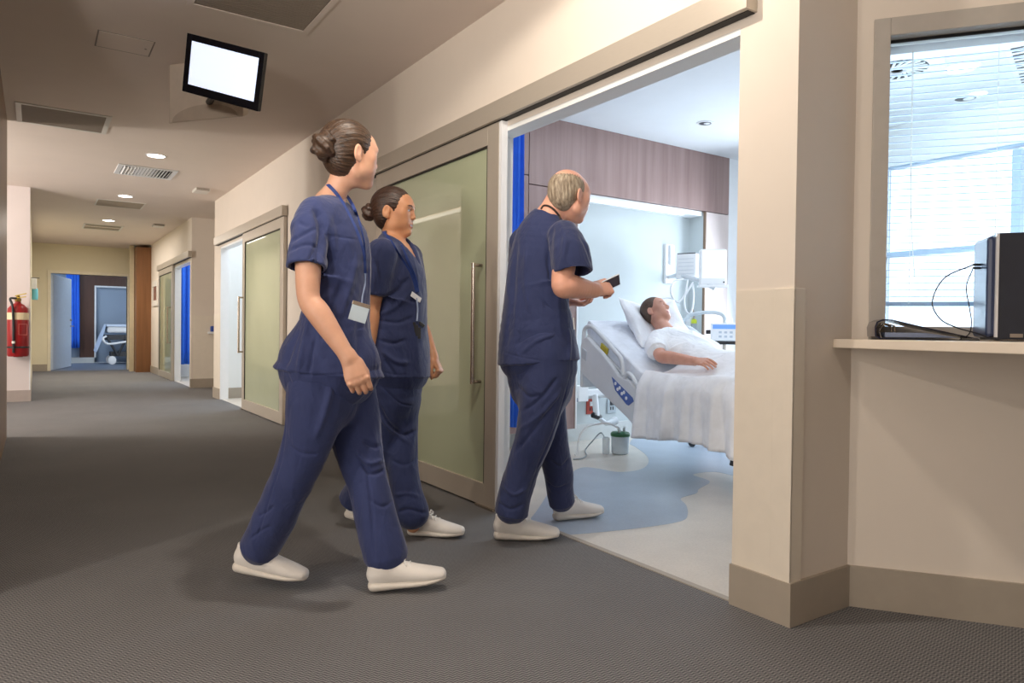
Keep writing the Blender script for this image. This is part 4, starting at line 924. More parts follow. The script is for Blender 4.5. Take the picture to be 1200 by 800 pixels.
m = MB(); m.extr([B(s, .508, z) for s, z in [(.50, .672), (.765, .54), (.78, .515), (.72, .478), (.695, .483), (.55, .575)]], BL * .004); cp_ = m.build('control_panel', mat('panel_blue', (84, 112, 178), .35), r_near, bevel=.001); cp_['label'] = 'blue push-button panel on the side rail'
m = MB()
for i in range(3):
    for j in range(2):
        s, z = .555 + .055 * i + .028 * j, .625 - .028 * i - .040 * j; m.lathe([(.013, 0), (.013, .003), (.009, .004)], B(s, .512, z), axis=tuple(BL), seg=14)
m.build('button_ring', M['white'], r_near)
m = MB(); m.extr([B(s, .505, z) for s, z in [(.07, .80), (.14, .77), (.15, .85), (.08, .88)]], BL * .006); m.build('rail_recess', mat('recess_grey', (190, 198, 206), .4), r_near, bevel=.003)
m = MB(); m.extr([B(.27, .445, .92), B(.36, .445, .875), B(.345, .445, .83), B(.255, .445, .875)], BL * .012); m.build('strap_yellow', mat('strap_yellow', (196, 178, 60), .5), bed, bevel=.002)
# pillow ---------------------------------------------------------------
pu_, pn_ = nrm(BF * .72 - UP * .70), nrm(BF * .70 + UP * .72); pc_ = B(.27, -.05, 1.026); N_ = 40; vs = []; fs = []
for sgn in (1, -1):
    for j in range(N_ + 1):
        for i in range(N_ + 1):
            a, b = 2 * i / N_ - 1, 2 * j / N_ - 1; k = max(0, (1 - a ** 4)) ** .55 * max(0, (1 - b ** 4)) ** .55
            pin = 1 - .07 * (1 - abs(a * b)); lift = .085 * (abs(b) ** 1.6) * (1 - .35 * (a + 1) / 2) + .03 * (a < 0) * a * a
            h = .075 * k * (1 + .12 * math.sin(7 * a + 3 * b) + .09 * math.sin(9 * b - 4 * a) - .35 * math.exp(-(a * a + b * b) * 4)) + .002
            vs.append(pc_ + pu_ * .25 * a * pin + BL * .28 * b * pin + pn_ * (h * sgn + lift))
M1 = (N_ + 1) ** 2
for q in (0, 1):
    for j in range(N_):
        for i in range(N_):
            a = q * M1 + j * (N_ + 1) + i; f = (a, a + 1, a + N_ + 2, a + N_ + 1); fs.append(f if q == 0 else f[::-1])
rim = [i for i in range(N_)] + [j * (N_ + 1) + N_ for j in range(N_)] + [N_ * (N_ + 1) + N_ - i for i in range(N_)] + [(N_ - j) * (N_ + 1) for j in range(N_)]
for k in range(len(rim)): a, b = rim[k], rim[(k + 1) % len(rim)]; fs.append((b, a, a + M1, b + M1))
tag(MB().add(vs, fs).build('pillow', M['linen'], smooth=True), 'plump white pillow dented under the head of the man in bed', 'pillow')
# sheet over the bed -----------------------------------------------------
ns, no = 90, 96; vs = []; fs = []
def body_z(s, o):
    h = .715 + .015 * math.sin(11 * s + 5 * o)
    leg = .19 * math.exp(-((o) / .26) ** 2) * (1 if s < 1.15 else max(.45, 1 - .5 * (s - 1.15)))
    leg += .03 * math.sin(3.4 * s + 1)
    return h + leg
for i in range(ns + 1):
    for j in range(no + 1):
        s = .86 + .99 * i / ns; t = j / no * 2 - 1                          # -1 far hem .. 1 near hem
        edge = .62
        if abs(t) < edge: 
            o = t / edge * .455; k = abs(t) / edge; z = body_z(s, o) * (1 - k ** 6) + (.735 + .012 * math.sin(9 * s)) * k ** 6
            s2 = s + .05 * (1 - (i / ns)) * math.sin(6 * o + 1)
        else:
            q = (abs(t) - edge) / (1 - edge); hem = .285 + .03 * math.sin(5 * s + .8) + (.10 * max(0, .98 - s))
            fold = (.024 * math.sin(25 * s + 2.2 * math.sin(4 * s)) + .016 * math.sin(43 * s + 1.3) + .010 * math.sin(71 * s)) * q ** .8
            z0 = .735 + .012 * math.sin(9 * s); z = z0 + (hem - z0) * q; o = (.455 + .075 * min(1, q * 4) ** .6 + fold + .018 * q) * (1 if t > 0 else -1)
            s2 = s - .03 * q * (1 - i / ns) + .05 * q * (i / ns) + .01 * q * math.sin(18 * s)
            s2 += -.035 * (1 - q) * math.exp(-((s - 1.14) / .05) ** 2) * 0
        vs.append(B(s2, o, z))
for i in range(ns):
    for j in range(no): a = i * (no + 1) + j; fs.append((a, a + 1, a + no + 2, a + no + 1))
sh = MB().add(vs, fs).build('bed_sheet', M['linen'], smooth=True); md = sh.modifiers.new('thick', 'SOLIDIFY'); md.thickness = .005
tag(sh, 'white bed sheet draped in folds over the legs and side of the bed', 'sheet')
# canister with tubes ------------------------------------------------------
cx, cy = 4.0, 4.30
cn_ = empty('suction_canister', (cx, cy, 0), 'clear suction canister with a green lid on the floor under the bed', 'canister')
cm = NT('canister_clear'); cm.set(Base_Color=lin((214, 224, 230)), Roughness=.12, Alpha=.55); 
MB().lathe([(.060, .004), (.070, .012), (.072, .06), (.073, .065), (.072, .07), (.074, .15), (.074, .158), (.070, .158), (.066, .012), (0, .010)], (cx, cy, 0), seg=32).build('jar', cm.m, cn_, smooth=True)
MB().lathe([(.079, .15), (.079, .172), (.070, .182), (.03, .188), (0, .188)], (cx, cy, 0), seg=32).build('lid', mat('lid_green', (52, 106, 66), .45), cn_, smooth=True)
for dx in (-.028, .026): MB().tube([(cx + dx, cy - .02, .186), (cx + dx * 1.2 - .015, cy - .03, .225)], .012, 12).build('port', M['white'], cn_, smooth=True)
MB().lathe([(.03, 0), (.03, .13), (.02, .14), (0, .14)], (cx - .10, cy + .06, 0), seg=18).build('side_flask', cm.m, cn_, smooth=True)
t = MB(); t.tube(spline([(cx - .045, cy - .03, .222), (cx - .12, cy + .02, .26), (3.8548, 4.4200, 0.2413), (3.7448, 4.4200, 0.2273), (3.6651, 4.4200, 0.1493), ((3.6397, 4.4200, 0.0680))[:2] + (.012,), (3.62, 4.42, .010)], 8), .008, 10); tag(t.build('suction_tube', M['white'], smooth=True), 'white suction tube arching from the canister down to the floor', 'tube')
t = MB(); t.tube(spline([(cx - .12, cy + .05, .13), (3.9638, 4.5000, 0.1528), (3.8707, 4.5000, 0.0877), (3.8528, 4.5656, 0.0080), (3.6981, 4.3707, 0.0080), (3.5688, 4.2690, 0.0080), (3.4868, 4.2741, 0.0080)], 8), .0055, 10); tag(t.build('floor_hose', mat('hose_grey', (150, 160, 166), .4), smooth=True), 'thin grey hose lying in a bend on the ward floor beside the canister', 'hose')
# wall bracket and sockets behind the bed ---------------------------------
YB = 5.03
ab = empty('wall_bracket', (4.08, 4.98, .45), 'white hinged wall bracket with a blue tipped box under the bed head', 'bracket')
a, b = np.array((3.9682, 4.8600, 0.5242)), np.array((4.1136, 4.8600, 0.3812)); bx('bracket_box', M['white'], a[0] + .03, b[0], 4.84, 4.92, b[2], a[2], ab, bevel=.008); bx('blue_tip', mat('tip_blue', (52, 72, 130), .4), a[0] - .05, a[0] + .03, 4.85, 4.90, b[2], b[2] + .035, ab, bevel=.004); bx('tip_shell', M['white'], a[0] - .045, a[0] + .03, 4.85, 4.90, b[2] + .035, b[2] + .075, ab, bevel=.006)
p1, p2 = np.array((4.1291, 4.8800, 0.4558)), np.array((4.4173, 4.8800, 0.4288)); bx('cross_arm', M['white'], p1[0], p2[0], 4.87, 4.91, p1[2] - .035, p1[2] + .03, ab, bevel=.01); bx('arm_wall_plate', M['white'], p2[0] - .05, p2[0] + .02, 4.88, YB, p1[2] - .06, p1[2] + .07, ab, bevel=.004)
MB().tube([(4.0736, 4.8800, 0.7798), (4.0583, 4.8800, 0.5198)], .006, 8).build('hanging_rod', M['white'], ab)
q1, q2, q3 = np.array((4.2204, 4.8800, 0.4367)), np.array((4.2269, 4.8600, 0.2441)), np.array((4.3236, 4.8400, 0.1704)); MB().tube([q1, q2], .028, 14).build('drop_arm', M['white'], ab, smooth=True); MB().tube([q2 - V(.045, 0, -.01), q2 + V(.045, 0, -.02)], .026, 14).build('pivot', M['black'], ab, smooth=True); MB().tube([q2, q3, q3 + V(.12, 0, .02)], [.02, .022, .04], 14).build('foot_arm', M['bed'], ab, smooth=True)
def socket(px, col, nm, label, lab2):
    s = empty('wall_socket', (px[0], YB, px[2]), label, 'socket'); bx('face_plate', M[col] if col in M else col, px[0] - .055, px[0] + .055, YB - .012, YB, px[2] - .07, px[2] + .07, s, bevel=.003)
    bx('rocker_switch', lab2, px[0] - .02, px[0] + .02, YB - .02, YB - .012, px[2] + .005, px[2] + .045, s); m = MB(); m.box(px[0] - .02, px[0] - .008, YB - .014, YB - .0121, px[2] - .04, px[2] - .01); m.box(px[0] + .008, px[0] + .02, YB - .014, YB - .0121, px[2] - .04, px[2] - .01); m.build('pin_slots', M['black'], s)
socket((4.2998, 5.0300, 0.3097), mat('socket_red', (176, 66, 50), .4), 'r', 'small red wall socket under the bed head beside the white bracket', M['white'])
socket((4.5550, 5.0300, 0.3052), mat('socket_grey', (176, 186, 192), .4), 'g', 'pale grey wall socket under the bed head right of the red one', M['darkgrey'])
# monitors ---------------------------------------------------------------
ms = empty('patient_monitor', tuple((5.5786, 4.9500, 1.5307)), 'white bedside monitor with two boxed units on a wall rail above the man in bed', 'medical monitor')
rx = (5.2926, 5.0000, 1.6907)[0]; z1, z0 = (5.2776, 4.9900, 1.8943)[2], (5.2861, 4.9900, 1.5012)[2]
bx('wall_rail', M['white'], rx - .055, rx + .05, 5.0, YB, z0, z1, ms, bevel=.004); bx('rail_channel', mat('rail_channel', (226, 232, 240), .3), rx - .015, rx + .04, 4.975, 5.0, (5.2820, 4.9900, 1.6894)[2], z1 - .01, ms, bevel=.004)
MB().tube([(rx, 4.99, (5.1891, 4.9000, 1.5678)[2]), np.array((5.0638, 4.6730, 1.5558)), np.array((5.0495, 4.3795, 1.4830)), np.array((5.1130, 4.2749, 1.4111))], .022, 12).build('support_arm', M['bed'], ms, smooth=True)
cd = nrm(np.array((0.7808, 0.6807, 1.0918)) - V(0, 0, 1.0)); rgt = nrm(np.cross(cd, UP))
ca_, sa_ = math.cos(math.radians(-20)), math.sin(math.radians(-20)); r1 = nrm(V(rgt[0] * ca_ - rgt[1] * sa_, rgt[0] * sa_ + rgt[1] * ca_, 0)); n1 = np.cross(UP, r1) * -1
if np.dot(n1, cd) > 0: n1 = -n1
c1 = np.array((5.0629, 4.5783, 1.6301)); m = MB(); m.obox(c1 - n1 * .07, r1, n1, UP, .098, .075, .118); m.build('module_box', M['white'], ms, bevel=.008)
m = MB(); m.obox(c1 - n1 * .07 + UP * .120, r1, n1, UP, .09, .07, .006); m.build('module_top', M['darkgrey'], ms, bevel=.002)
m = MB()
for k in range(5): m.obox(c1 + n1 * .0055 + UP * (.07 - .035 * k), r1, n1, UP, .075, .001, .003)
m.build('module_grooves', M['bed'], ms)
ca_, sa_ = math.cos(math.radians(10)), math.sin(math.radians(10)); r2_ = nrm(V(rgt[0] * ca_ - rgt[1] * sa_, rgt[0] * sa_ + rgt[1] * ca_, 0)); n2 = np.cross(UP, r2_)
if np.dot(n2, cd) > 0: n2 = -n2
c2 = np.array((5.0998, 4.2871, 1.6044)); m = MB(); m.obox(c2 - n2 * .045, r2_, n2, UP, .118, .045, .165); m.build('screen_housing', M['white'], ms, bevel=.014)
m = MB(); m.obox(c2 + n2 * .0015 + UP * .025, r2_, n2, UP, .100, .002, .125); m.build('screen_face', emit('monitor_face_glare', (246, 250, 255), .25), ms, bevel=.001)  # glow stands in for bright reflections blown out on the screen
m = MB(); m.obox(c2 + n2 * .002 - UP * .135 + r2_ * .095, r2_, n2, UP, .007, .002, .006); m.build('power_button', M['darkgrey'], ms); m = MB(); m.obox(c2 - n2 * .03 - UP * .172, r2_, n2, UP, .13, .06, .010); m.build('base_tray', M['white'], ms, bevel=.004)
def cable(pts, r, label, m_=None, nm='monitor_cable', cat='cable'):
    t = MB(); t.tube(spline(pts, 8), r, 8); return tag(t.build(nm, m_ or M['white'], smooth=True), label, cat)
cable([(4.9518, 4.5063, 1.5005), (4.8427, 4.5194, 1.4722), (4.7796, 4.5004, 1.3985), (4.7926, 4.4904, 1.3290), (4.8376, 4.4592, 1.2832), (4.8887, 4.4258, 1.3536), (4.9271, 4.4010, 1.4238), (4.9849, 4.4230, 1.4664)], .009, 'white cable looping widely below the module box of the bedside monitor')
cable([(4.9997, 4.4980, 1.4946), (4.9104, 4.4360, 1.3936), (4.8824, 4.4291, 1.2993), (4.8954, 4.4187, 1.2066), (4.9275, 4.3966, 1.1838), (4.9466, 4.3848, 1.2538), (4.9528, 4.3824, 1.3545), (4.9849, 4.4227, 1.4508)], .008, 'white cable hanging in a narrow U loop below the bedside monitor')
cable([(4.6965, 4.5550, 1.2966), (4.7413, 4.5250, 1.3205), (4.7926, 4.4901, 1.3135), (4.8440, 4.4548, 1.2833)], .007, 'pale thin tube running from behind the patient to the cable loops', nm='oxygen_tube', cat='tube')
rg = empty('wall_regulator', tuple((5.6142, 4.9500, 1.0947)), 'wall suction regulator with a yellow cap beside the bed', 'regulator')
gx, gz = (5.6142, 4.9500, 1.0947)[0], (5.6142, 4.9500, 1.0947)[2]; MB().lathe([(.03, -.12), (.035, -.1), (.035, .0), (.03, .02)], (gx, 4.95, gz), seg=20).build('bottle', cm.m, rg, smooth=True); MB().lathe([(.036, .0), (.036, .03), (.02, .045), (0, .045)], (gx, 4.95, gz + .01), seg=20).build('yellow_cap', mat('cap_yellow', (214, 226, 60), .4), rg, smooth=True); bx('wall_mount', M['white'], gx - .05, gx + .02, 4.97, YB, gz - .1, gz + .12, rg, bevel=.004); MB().tube([(gx, 4.95, gz + .05), (gx, 4.97, gz + .16)], .012, 10).build('stem', M['steel'], rg)
go = empty('gas_outlet', tuple((5.7419, 5.0000, 1.4081)), 'dark red and white gas outlet block under the bedside monitor', 'outlet')
ox, oz = (5.7191, 4.9800, 1.3976)[0], (5.7191, 4.9800, 1.3976)[2]; bx('outlet_plate', M['white'], ox - .11, ox + .09, 5.0, YB, oz - .06, oz + .06, go, bevel=.004); MB().tube([(ox - .06, 5.0, oz), (ox - .06, 4.94, oz)], .02, 14).build('red_knob', mat('knob_red', (140, 44, 60), .4), go, smooth=True); MB().tube([(ox + .04, 5.0, oz - .0), (ox + .04, 4.95, oz)], .028, 14).build('white_knob', M['white'], go, smooth=True); MB().tube([(ox - .01, 5.0, oz - .12), (ox - .01, 4.93, oz - .14)], .025, 14).build('black_knob', M['black'], go, smooth=True); bx('tag', M['white'], ox + .0, ox + .09, 4.955, 4.965, oz - .14, oz - .05, go, bevel=.002)
# infusion pump on its pole ------------------------------------------------
pp = np.array((4.9413, 4.0220, 1.0164)); pu = empty('infusion_pump', (pp[0], pp[1], 0), 'white infusion pump with a blue display on a slim pole beside the bed', 'pump')
cdp = nrm(pp - V(0, 0, pp[2])); cdp[2] = 0; cdp = nrm(cdp); rp = np.cross(cdp, UP); pn = -cdp
pole = pp + cdp * .12; MB().tube([(pole[0], pole[1], .05), (pole[0], pole[1], 1.16)], .014, 14).build('pole', M['steel'], pu, smooth=True)
m = MB()
for k in range(5): a = 2 * PI * k / 5; m.tube([(pole[0], pole[1], .09), (pole[0] + .27 * math.cos(a), pole[1] + .27 * math.sin(a), .055)], .016, 10); m.lathe([(.03, -.015), (.03, .015)], (pole[0] + .27 * math.cos(a), pole[1] + .27 * math.sin(a), .03), axis=(-math.sin(a), math.cos(a), 0), seg=14)
m.build('star_base', M['darkgrey'], pu)
MB().obox(pp, rp, pn, UP, .115, .055, .078).build('pump_body', M['white'], pu, bevel=.012)
MB().obox(pp + pn * .056 + UP * .045, rp, pn, UP, .098, .001, .018).build('blue_display', emit('pump_display_blue', (96, 140, 220), .5), pu)
for i in range(3):
    for j in range(2): MB().obox(pp + pn * .056 + rp * (-.035 + .045 * i) - UP * (.002 + .036 * j), rp, pn, UP, .012, .002, .009).build('key_pad', mat('key_grey', (190, 200, 212), .4), pu, bevel=.001)
MB().obox(pp - rp * .135 + UP * .0, rp, pn, UP, .02, .03, .018).build('clamp_knob', M['black'], pu, bevel=.006); MB().obox(pp - UP * .092 + cdp * .02, rp, pn, UP, .11, .07, .014).build('pump_cradle', M['black'], pu, bevel=.005)
MB().tube([pp + rp * .03 + UP * .075, pp + rp * .03 + UP * .12], .004, 8).build('line_clip', M['white'], pu); MB().tube([pp + rp * .06 + UP * .075, pp + rp * .06 + UP * .115], .004, 8).build('line_clip', M['white'], pu)
gn = MB(); gn.tube(spline([pp - UP * .01 - rp * .38 + cdp * .1 + UP * .03, (4.6798, 4.2608, 1.0940), (4.7289, 4.2286, 1.1543), (4.8028, 4.1790, 1.1814), (4.9076, 4.1082, 1.1866), (4.9692, 4.0661, 1.1652), (4.9878, 4.0526, 1.1134), pp + UP * .07 + rp * .01], 8), .016, 12)
gn.build('bent_arm', mat('arm_grey', (196, 206, 212), .35), pu, smooth=True)

# ------------------------------------------------------------------ people
M['scrub'] = cloth_mat('navy_scrub_cloth', (58, 68, 112)); M['scrub_d'] = cloth_mat('dark_navy_scrub_cloth', (49, 58, 96)); M['gown'] = cloth_mat('white_gown_cloth', (240, 243, 248), .25)
M['lanyard'] = mat('lanyard_blue', (34, 60, 128), .6); M['hair_dark'] = None
CAMF = V(math.sin(.595), math.cos(.595), 0); CAMR = V(math.cos(.595), -math.sin(.595), 0)
def S(p, a, b, lat): return (np.array(p, float), a, b, np.array(lat, float))
def lean(p, dep): return np.array(p) + CAMF * dep
SK1 = skin('skin_fair', (226, 176, 148), (190, 108, 100), (58, 42, 34)); SK2 = skin('skin_tan', (206, 150, 112), (170, 92, 80), (44, 30, 24)); SK3 = skin('skin_ruddy', (228, 172, 148), (190, 116, 104), (150, 126, 100)); SK4 = skin('skin_patient', (206, 152, 130), (176, 104, 96), (60, 44, 36))
H1 = hair_mat('hair_dark_brown', (30, 22, 18), (92, 68, 50), (.4, 3, 3)); H2 = hair_mat('hair_brown_black', (26, 18, 15), (78, 52, 40), (.4, 3, 3)); H3 = hair_mat('hair_ash_grey', (112, 96, 78), (186, 172, 150), (2.2, 2.2, .5), .6, 38); H4 = hair_mat('hair_short_brown', (62, 46, 38), (104, 80, 62), (2, 2, 2), .5, 70)

def hair_cap(c, R, s, front=.055, z_front=.055, nape=True):
    """hair drawn back over the skull, hairline open round the face and ears"""
    c = np.array(c, float)
    def E(p, r, k=.02, op='u'): return Ell(c + R @ (np.array(p) * s), np.array(r) * s, R, k * s, op)
    pr = [E((0, -.016, .037), (.0815, .1005, .0890)), E((0, -.036, -.020), (.066, .064, .066), .03)]
    pr += [E((0, .080, -.052), (.095, .064, .100), .010, 's'), E((0, .098, .0), (.060, .050, .062), .012, 's')]
    for sx in (-1, 1): pr += [E((sx * .085, .0, -.020), (.028, .026, .040), .006, 's'), E((sx * .080, .05, -.05), (.035, .06, .045), .01, 's')]
    return pr
def bun_prims(c, r, R, seed=0):
    rng = np.random.RandomState(seed); pr = [Ell(c, np.array(r) * .9, R, .01)]
    for i in range(11):                                                    # coiled locks
        a = i * 2.4; z = 1 - 2 * (i + .5) / 11; rr = math.sqrt(1 - z * z); d = V(rr * math.cos(a), rr * math.sin(a), z); t = nrm(np.cross(d, V(.3, .5, .8))); p = np.array(c) + R @ (d * np.array(r) * .86)
        q = R @ (t * np.array(r) * .5); pr.append(Loft([(p - q, .008, .008, d), (p + R @ (d * np.array(r)) * .04, .0125, .0125, d), (p + q, .008, .008, d)], .010))
    return pr
def strands(v, f, c, R, amp, freq, seed):
    """fine grooves running backwards over the hair"""
    q = (v - np.array(c)) @ R; n = normals(v, f); ang = np.arctan2(q[:, 0], q[:, 2] + .02); rng = np.random.RandomState(seed)
    s = np.sin(ang * freq + 3 * q[:, 1] / .1) * .6 + np.sin(ang * freq * 2.3 + 2 + 20 * q[:, 1]) * .4
    return v + n * (amp * s)[:, None]

# --- woman in front: walking to the right, looking into the ward -------------------------------------------------
azT = 118; RT = frame_from(azT); LT = RT[:, 0]; FT = RT[:, 1]
hc = np.array((0.9936, 2.5755, 1.6612)); HR = frame_from(84, 0, 1); hs = 1.05
neck = np.array((0.9418, 2.6323, 1.5216))
torso = [S((0.9385, 2.6348, 0.8350), .190, .208, LT), S((0.9465, 2.6310, 0.9269), .182, .160, LT), S((0.9598, 2.6241, 1.0517), .160, .126, LT), S((0.9622, 2.6248, 1.1894), .160, .126, LT), S((0.9539, 2.6325, 1.3073), .170, .134, LT), S((0.9483, 2.6377, 1.3859), .160, .106, LT), S((0.9427, 2.6424, 1.4448), .135, .074, LT), S((0.9365, 2.6353, 1.4823), .080, .052, LT)]
sh_n, el_n, wr_n = np.array((0.8341, 2.5343, 1.4132)), np.array((0.7955, 2.4464, 1.1057)), np.array((0.9011, 2.3351, 0.8995))
sh_f, el_f, wr_f = np.array((1.0214, 2.7826, 1.4575)), np.array((0.9979, 2.8294, 1.1426)), np.array((0.9726, 2.6027, 1.0125))
body = [Loft([S(p, a - (.016 if i > 3 else .045), b - (.016 if i > 3 else .045), l) for i, (p, a, b, l) in enumerate(torso)], .03, sub=2), Loft([S((0.9311, 2.6389, 1.4822), .060, .055, LT), S((0.9545, 2.6119, 1.5329), .043, .044, LT), S((0.9714, 2.5953, 1.5874), .044, .047, HR[:, 0]), S((0.9829, 2.5821, 1.6286), .047, .052, HR[:, 0])], .03, sub=2)]
body += head_prims(hc, HR, hs)
body += [limb([np.array((0.8510, 2.5468, 1.4009)), np.array((0.8080, 2.4894, 1.2896)), np.array((0.7961, 2.4597, 1.1961)), el_n, el_n * .75 + wr_n * .25, el_n * .35 + wr_n * .65, wr_n], [.045, .045, .044, .039, .042, .034, .026], CAMF, .02)]
body += [limb([sh_f, sh_f * .5 + el_f * .5, el_f, el_f * .7 + wr_f * .3, wr_f], [.055, .047, .040, .040, .027], CAMF, .02)]
hd_f = nrm(np.array((0.9244, 2.3060, 0.8209)) - wr_n)
body += hand_prims(wr_n, hd_f, nrm(-CAMF * .95 + CAMR * .25), 1, ((.45, .85, .5), (.5, .9, .5), (.55, .9, .5), (.6, .9, .5)), (.25, .45), 1.04, -.1)
body += hand_prims(wr_f, nrm(V(*(0.9528, 2.5684, 1.0444)) - wr_f + CAMR * .03), nrm(CAMR), -1, ((.7, .8, .5),) * 4, (.5, .4), .95, .4)
hipR, hipL = np.array((0.8811, 2.5649, 0.8274)), np.array((1.0230, 2.6860, 0.8167))
knR, anR = np.array((0.7960, 2.6400, 0.4415)), np.array((0.7090, 2.7898, 0.1104)); knL, anL = np.array((1.0755, 2.5958, 0.4464)), np.array((1.1275, 2.5177, 0.0570))
body += [limb([hipR, knR, anR], [.075, .05, .036], CAMF, .03), limb([hipL, knL, anL], [.075, .05, .036], CAMF, .03)]
v, f = mesh_field(body, .003, 1)
BODY1 = (v, f); w1 = obj_from('person', v, f, SK1, None, face_slots(v, f, hc, HR, hs), (float((0.9374, 2.6212, 0.0023)[0]), float((0.9374, 2.6212, 0.0023)[1]), 0))
tag(w1, 'woman in navy scrubs with a large dark bun striding nearest the viewer, face turned away', 'person')
hp = hair_cap(hc, HR, hs); v, f = mesh_field(hp, .003, 2); v = strands(v, f, hc, HR, .0010, 34, 1); hr1 = obj_from('hair', v, f, H1, w1)
bc = np.array((0.8768, 2.5400, 1.6710)); v, f = mesh_field(bun_prims(bc, (.046, .044, .054), HR, 1), .003, 1); obj_from('hair_bun', v, f, H1, hr1)
top = [Loft(torso, .03, sub=3, cap=(.004, .03))]
slN = [S((0.8536, 2.5453, 1.4135), .070, .068, CAMF), S((0.8252, 2.5153, 1.3607), .073, .070, CAMF), S((0.8023, 2.4812, 1.2884), .062, .064, CAMF), S((0.7894, 2.4586, 1.2226), .060, .062, CAMF)]
slN[-1] = S(np.array((0.7894, 2.4585, 1.2166)), .062, .068, CAMF)
slF = [S(sh_f, .078, .072, CAMF), S((1.0194, 2.7942, 1.3510), .068, .068, CAMF), S((1.0174, 2.8061, 1.2578), .062, .064, CAMF)]
top += [Loft(slN, .035, sub=2, cap=(None, .005)), Loft(slF, .035, sub=2, cap=(None, .005))]
dn = nrm(np.array((0.7894, 2.4585, 1.2166)) - np.array((0.7998, 2.4830, 1.2944)))
e0 = np.array((0.7894, 2.4585, 1.2166)); top += [Loft([S(e0 - dn * .05, .046, .050, CAMF), S(e0 + dn * .03, .056, .062, CAMF)], .003, 's')]
# V neck: carved from the throat down the front
vn = np.array((1.0134, 2.5939, 1.4065)); nb = np.array((0.9337, 2.6377, 1.5149))
top += [Ell(np.array((0.9472, 2.6285, 1.5119)), (.062, .060, .036), np.stack([LT, FT, UP], 1), .008, 's'), Wedge([(vn, nrm(V(0, 0, -1) * .55 + LT * .85)), (vn, nrm(V(0, 0, -1) * .55 - LT * .85)), (vn - FT * .10, -FT)], vn - .25, vn + .3, .006)]
v, f = mesh_field(top, .0045, 2); v = crumple(v, f, .0065, 11, UP, 3); ST1 = []
def L_(pts, dep): return [np.array(q) for q in pts]
v = folds(v, f, [
    ([(0.8758, 2.5547, 1.4326), (0.8993, 2.5380, 1.3889), (0.9073, 2.5314, 1.3167), (0.8944, 2.5389, 1.2442), (0.8815, 2.5464, 1.1748)], .014, -.026), ([(0.8940, 2.5422, 1.4266), (0.9203, 2.5232, 1.3483), (0.9256, 2.5182, 1.2698)], .012, .010),
    ([(0.7647, 2.5069, 1.3030), (0.8047, 2.4803, 1.3308), (0.8347, 2.4604, 1.3554)], .008, -.007), ([(0.7623, 2.5080, 1.2697), (0.8123, 2.4745, 1.2916), (0.8449, 2.4523, 1.2830)], .007, -.006), ([(0.7796, 2.4980, 1.3727), (0.8147, 2.4740, 1.3551)], .008, -.005),
    ([(0.9151, 2.5264, 1.3357), (0.9568, 2.4982, 1.3332), (0.9880, 2.4770, 1.3336)], .003, -.004), ([(0.9492, 2.5006, 1.1758), (0.9156, 2.5214, 1.0652), (0.8949, 2.5338, 0.9706)], .012, -.012), ([(0.9829, 2.4794, 1.2706), (0.9623, 2.4912, 1.1445), (0.9313, 2.5100, 1.0183)], .012, .010), ([(1.0142, 2.4582, 1.2711), (0.9988, 2.4665, 1.1451), (0.9887, 2.4706, 0.9876), (0.9994, 2.4612, 0.8620)], .010, -.008),
    ([(0.8063, 2.5946, 1.0165), (0.7934, 2.6020, 0.9376), (0.7753, 2.6130, 0.8650)], .012, -.012), ([(0.8453, 2.5686, 1.0422), (0.8377, 2.5723, 0.9540), (0.8223, 2.5807, 0.8343)], .012, .010), ([(0.8715, 2.5497, 0.9702), (0.8638, 2.5535, 0.8915), (0.8535, 2.5595, 0.8347)], .010, -.010), ([(1.0147, 2.4533, 1.0037), (1.0279, 2.4430, 0.9253), (1.0411, 2.4326, 0.8374)], .010, .010), ([(0.7545, 2.6273, 0.8773), (0.8014, 2.5950, 0.8465), (0.8848, 2.5383, 0.8352), (1.0541, 2.4240, 0.8502)], .003, -.003)], CAMF)
obj_from('scrub_top', v, f, M['scrub'], w1); SF1 = surface((v, f), BODY1)
pel = [S((0.9463, 2.6327, 1.0187), .150, .125, LT), S((0.9438, 2.6327, 0.9203), .158, .135, LT), S((0.9385, 2.6346, 0.8219), .158, .135, LT), S((0.9387, 2.6328, 0.7235), .140, .115, LT)]
legR = [S((0.8825, 2.5889, 0.8739), .090, .105, LT), S((0.8656, 2.5738, 0.7321), .095, .105, LT), S((0.8491, 2.5887, 0.5980), .088, .094, LT), S((0.8066, 2.6331, 0.4545), .080, .080, LT), S((0.7625, 2.6966, 0.3054), .080, .079, LT), S((0.7361, 2.7371, 0.2151), .078, .077, LT), S((0.7172, 2.7729, 0.1532), .076, .077, LT)]
legL = [S((1.0165, 2.6792, 0.8680), .090, .105, LT), S((1.0392, 2.6607, 0.6827), .095, .108, LT), S((1.0542, 2.6238, 0.5345), .084, .092, LT), S((1.0791, 2.5865, 0.4042), .078, .080, LT), S((1.0982, 2.5533, 0.2752), .078, .080, LT), S((1.1191, 2.5253, 0.1692), .080, .084, LT), S((1.1273, 2.5189, 0.1264), .082, .086, LT)]
leg = [Loft(pel, .03, sub=2), Loft(legR, .035, sub=3, cap=(None, .005)), Loft(legL, .02, sub=3, cap=(None, .005))]
v, f = mesh_field(leg, .0045, 2); v = crumple(v, f, .0065, 10, UP, 5)
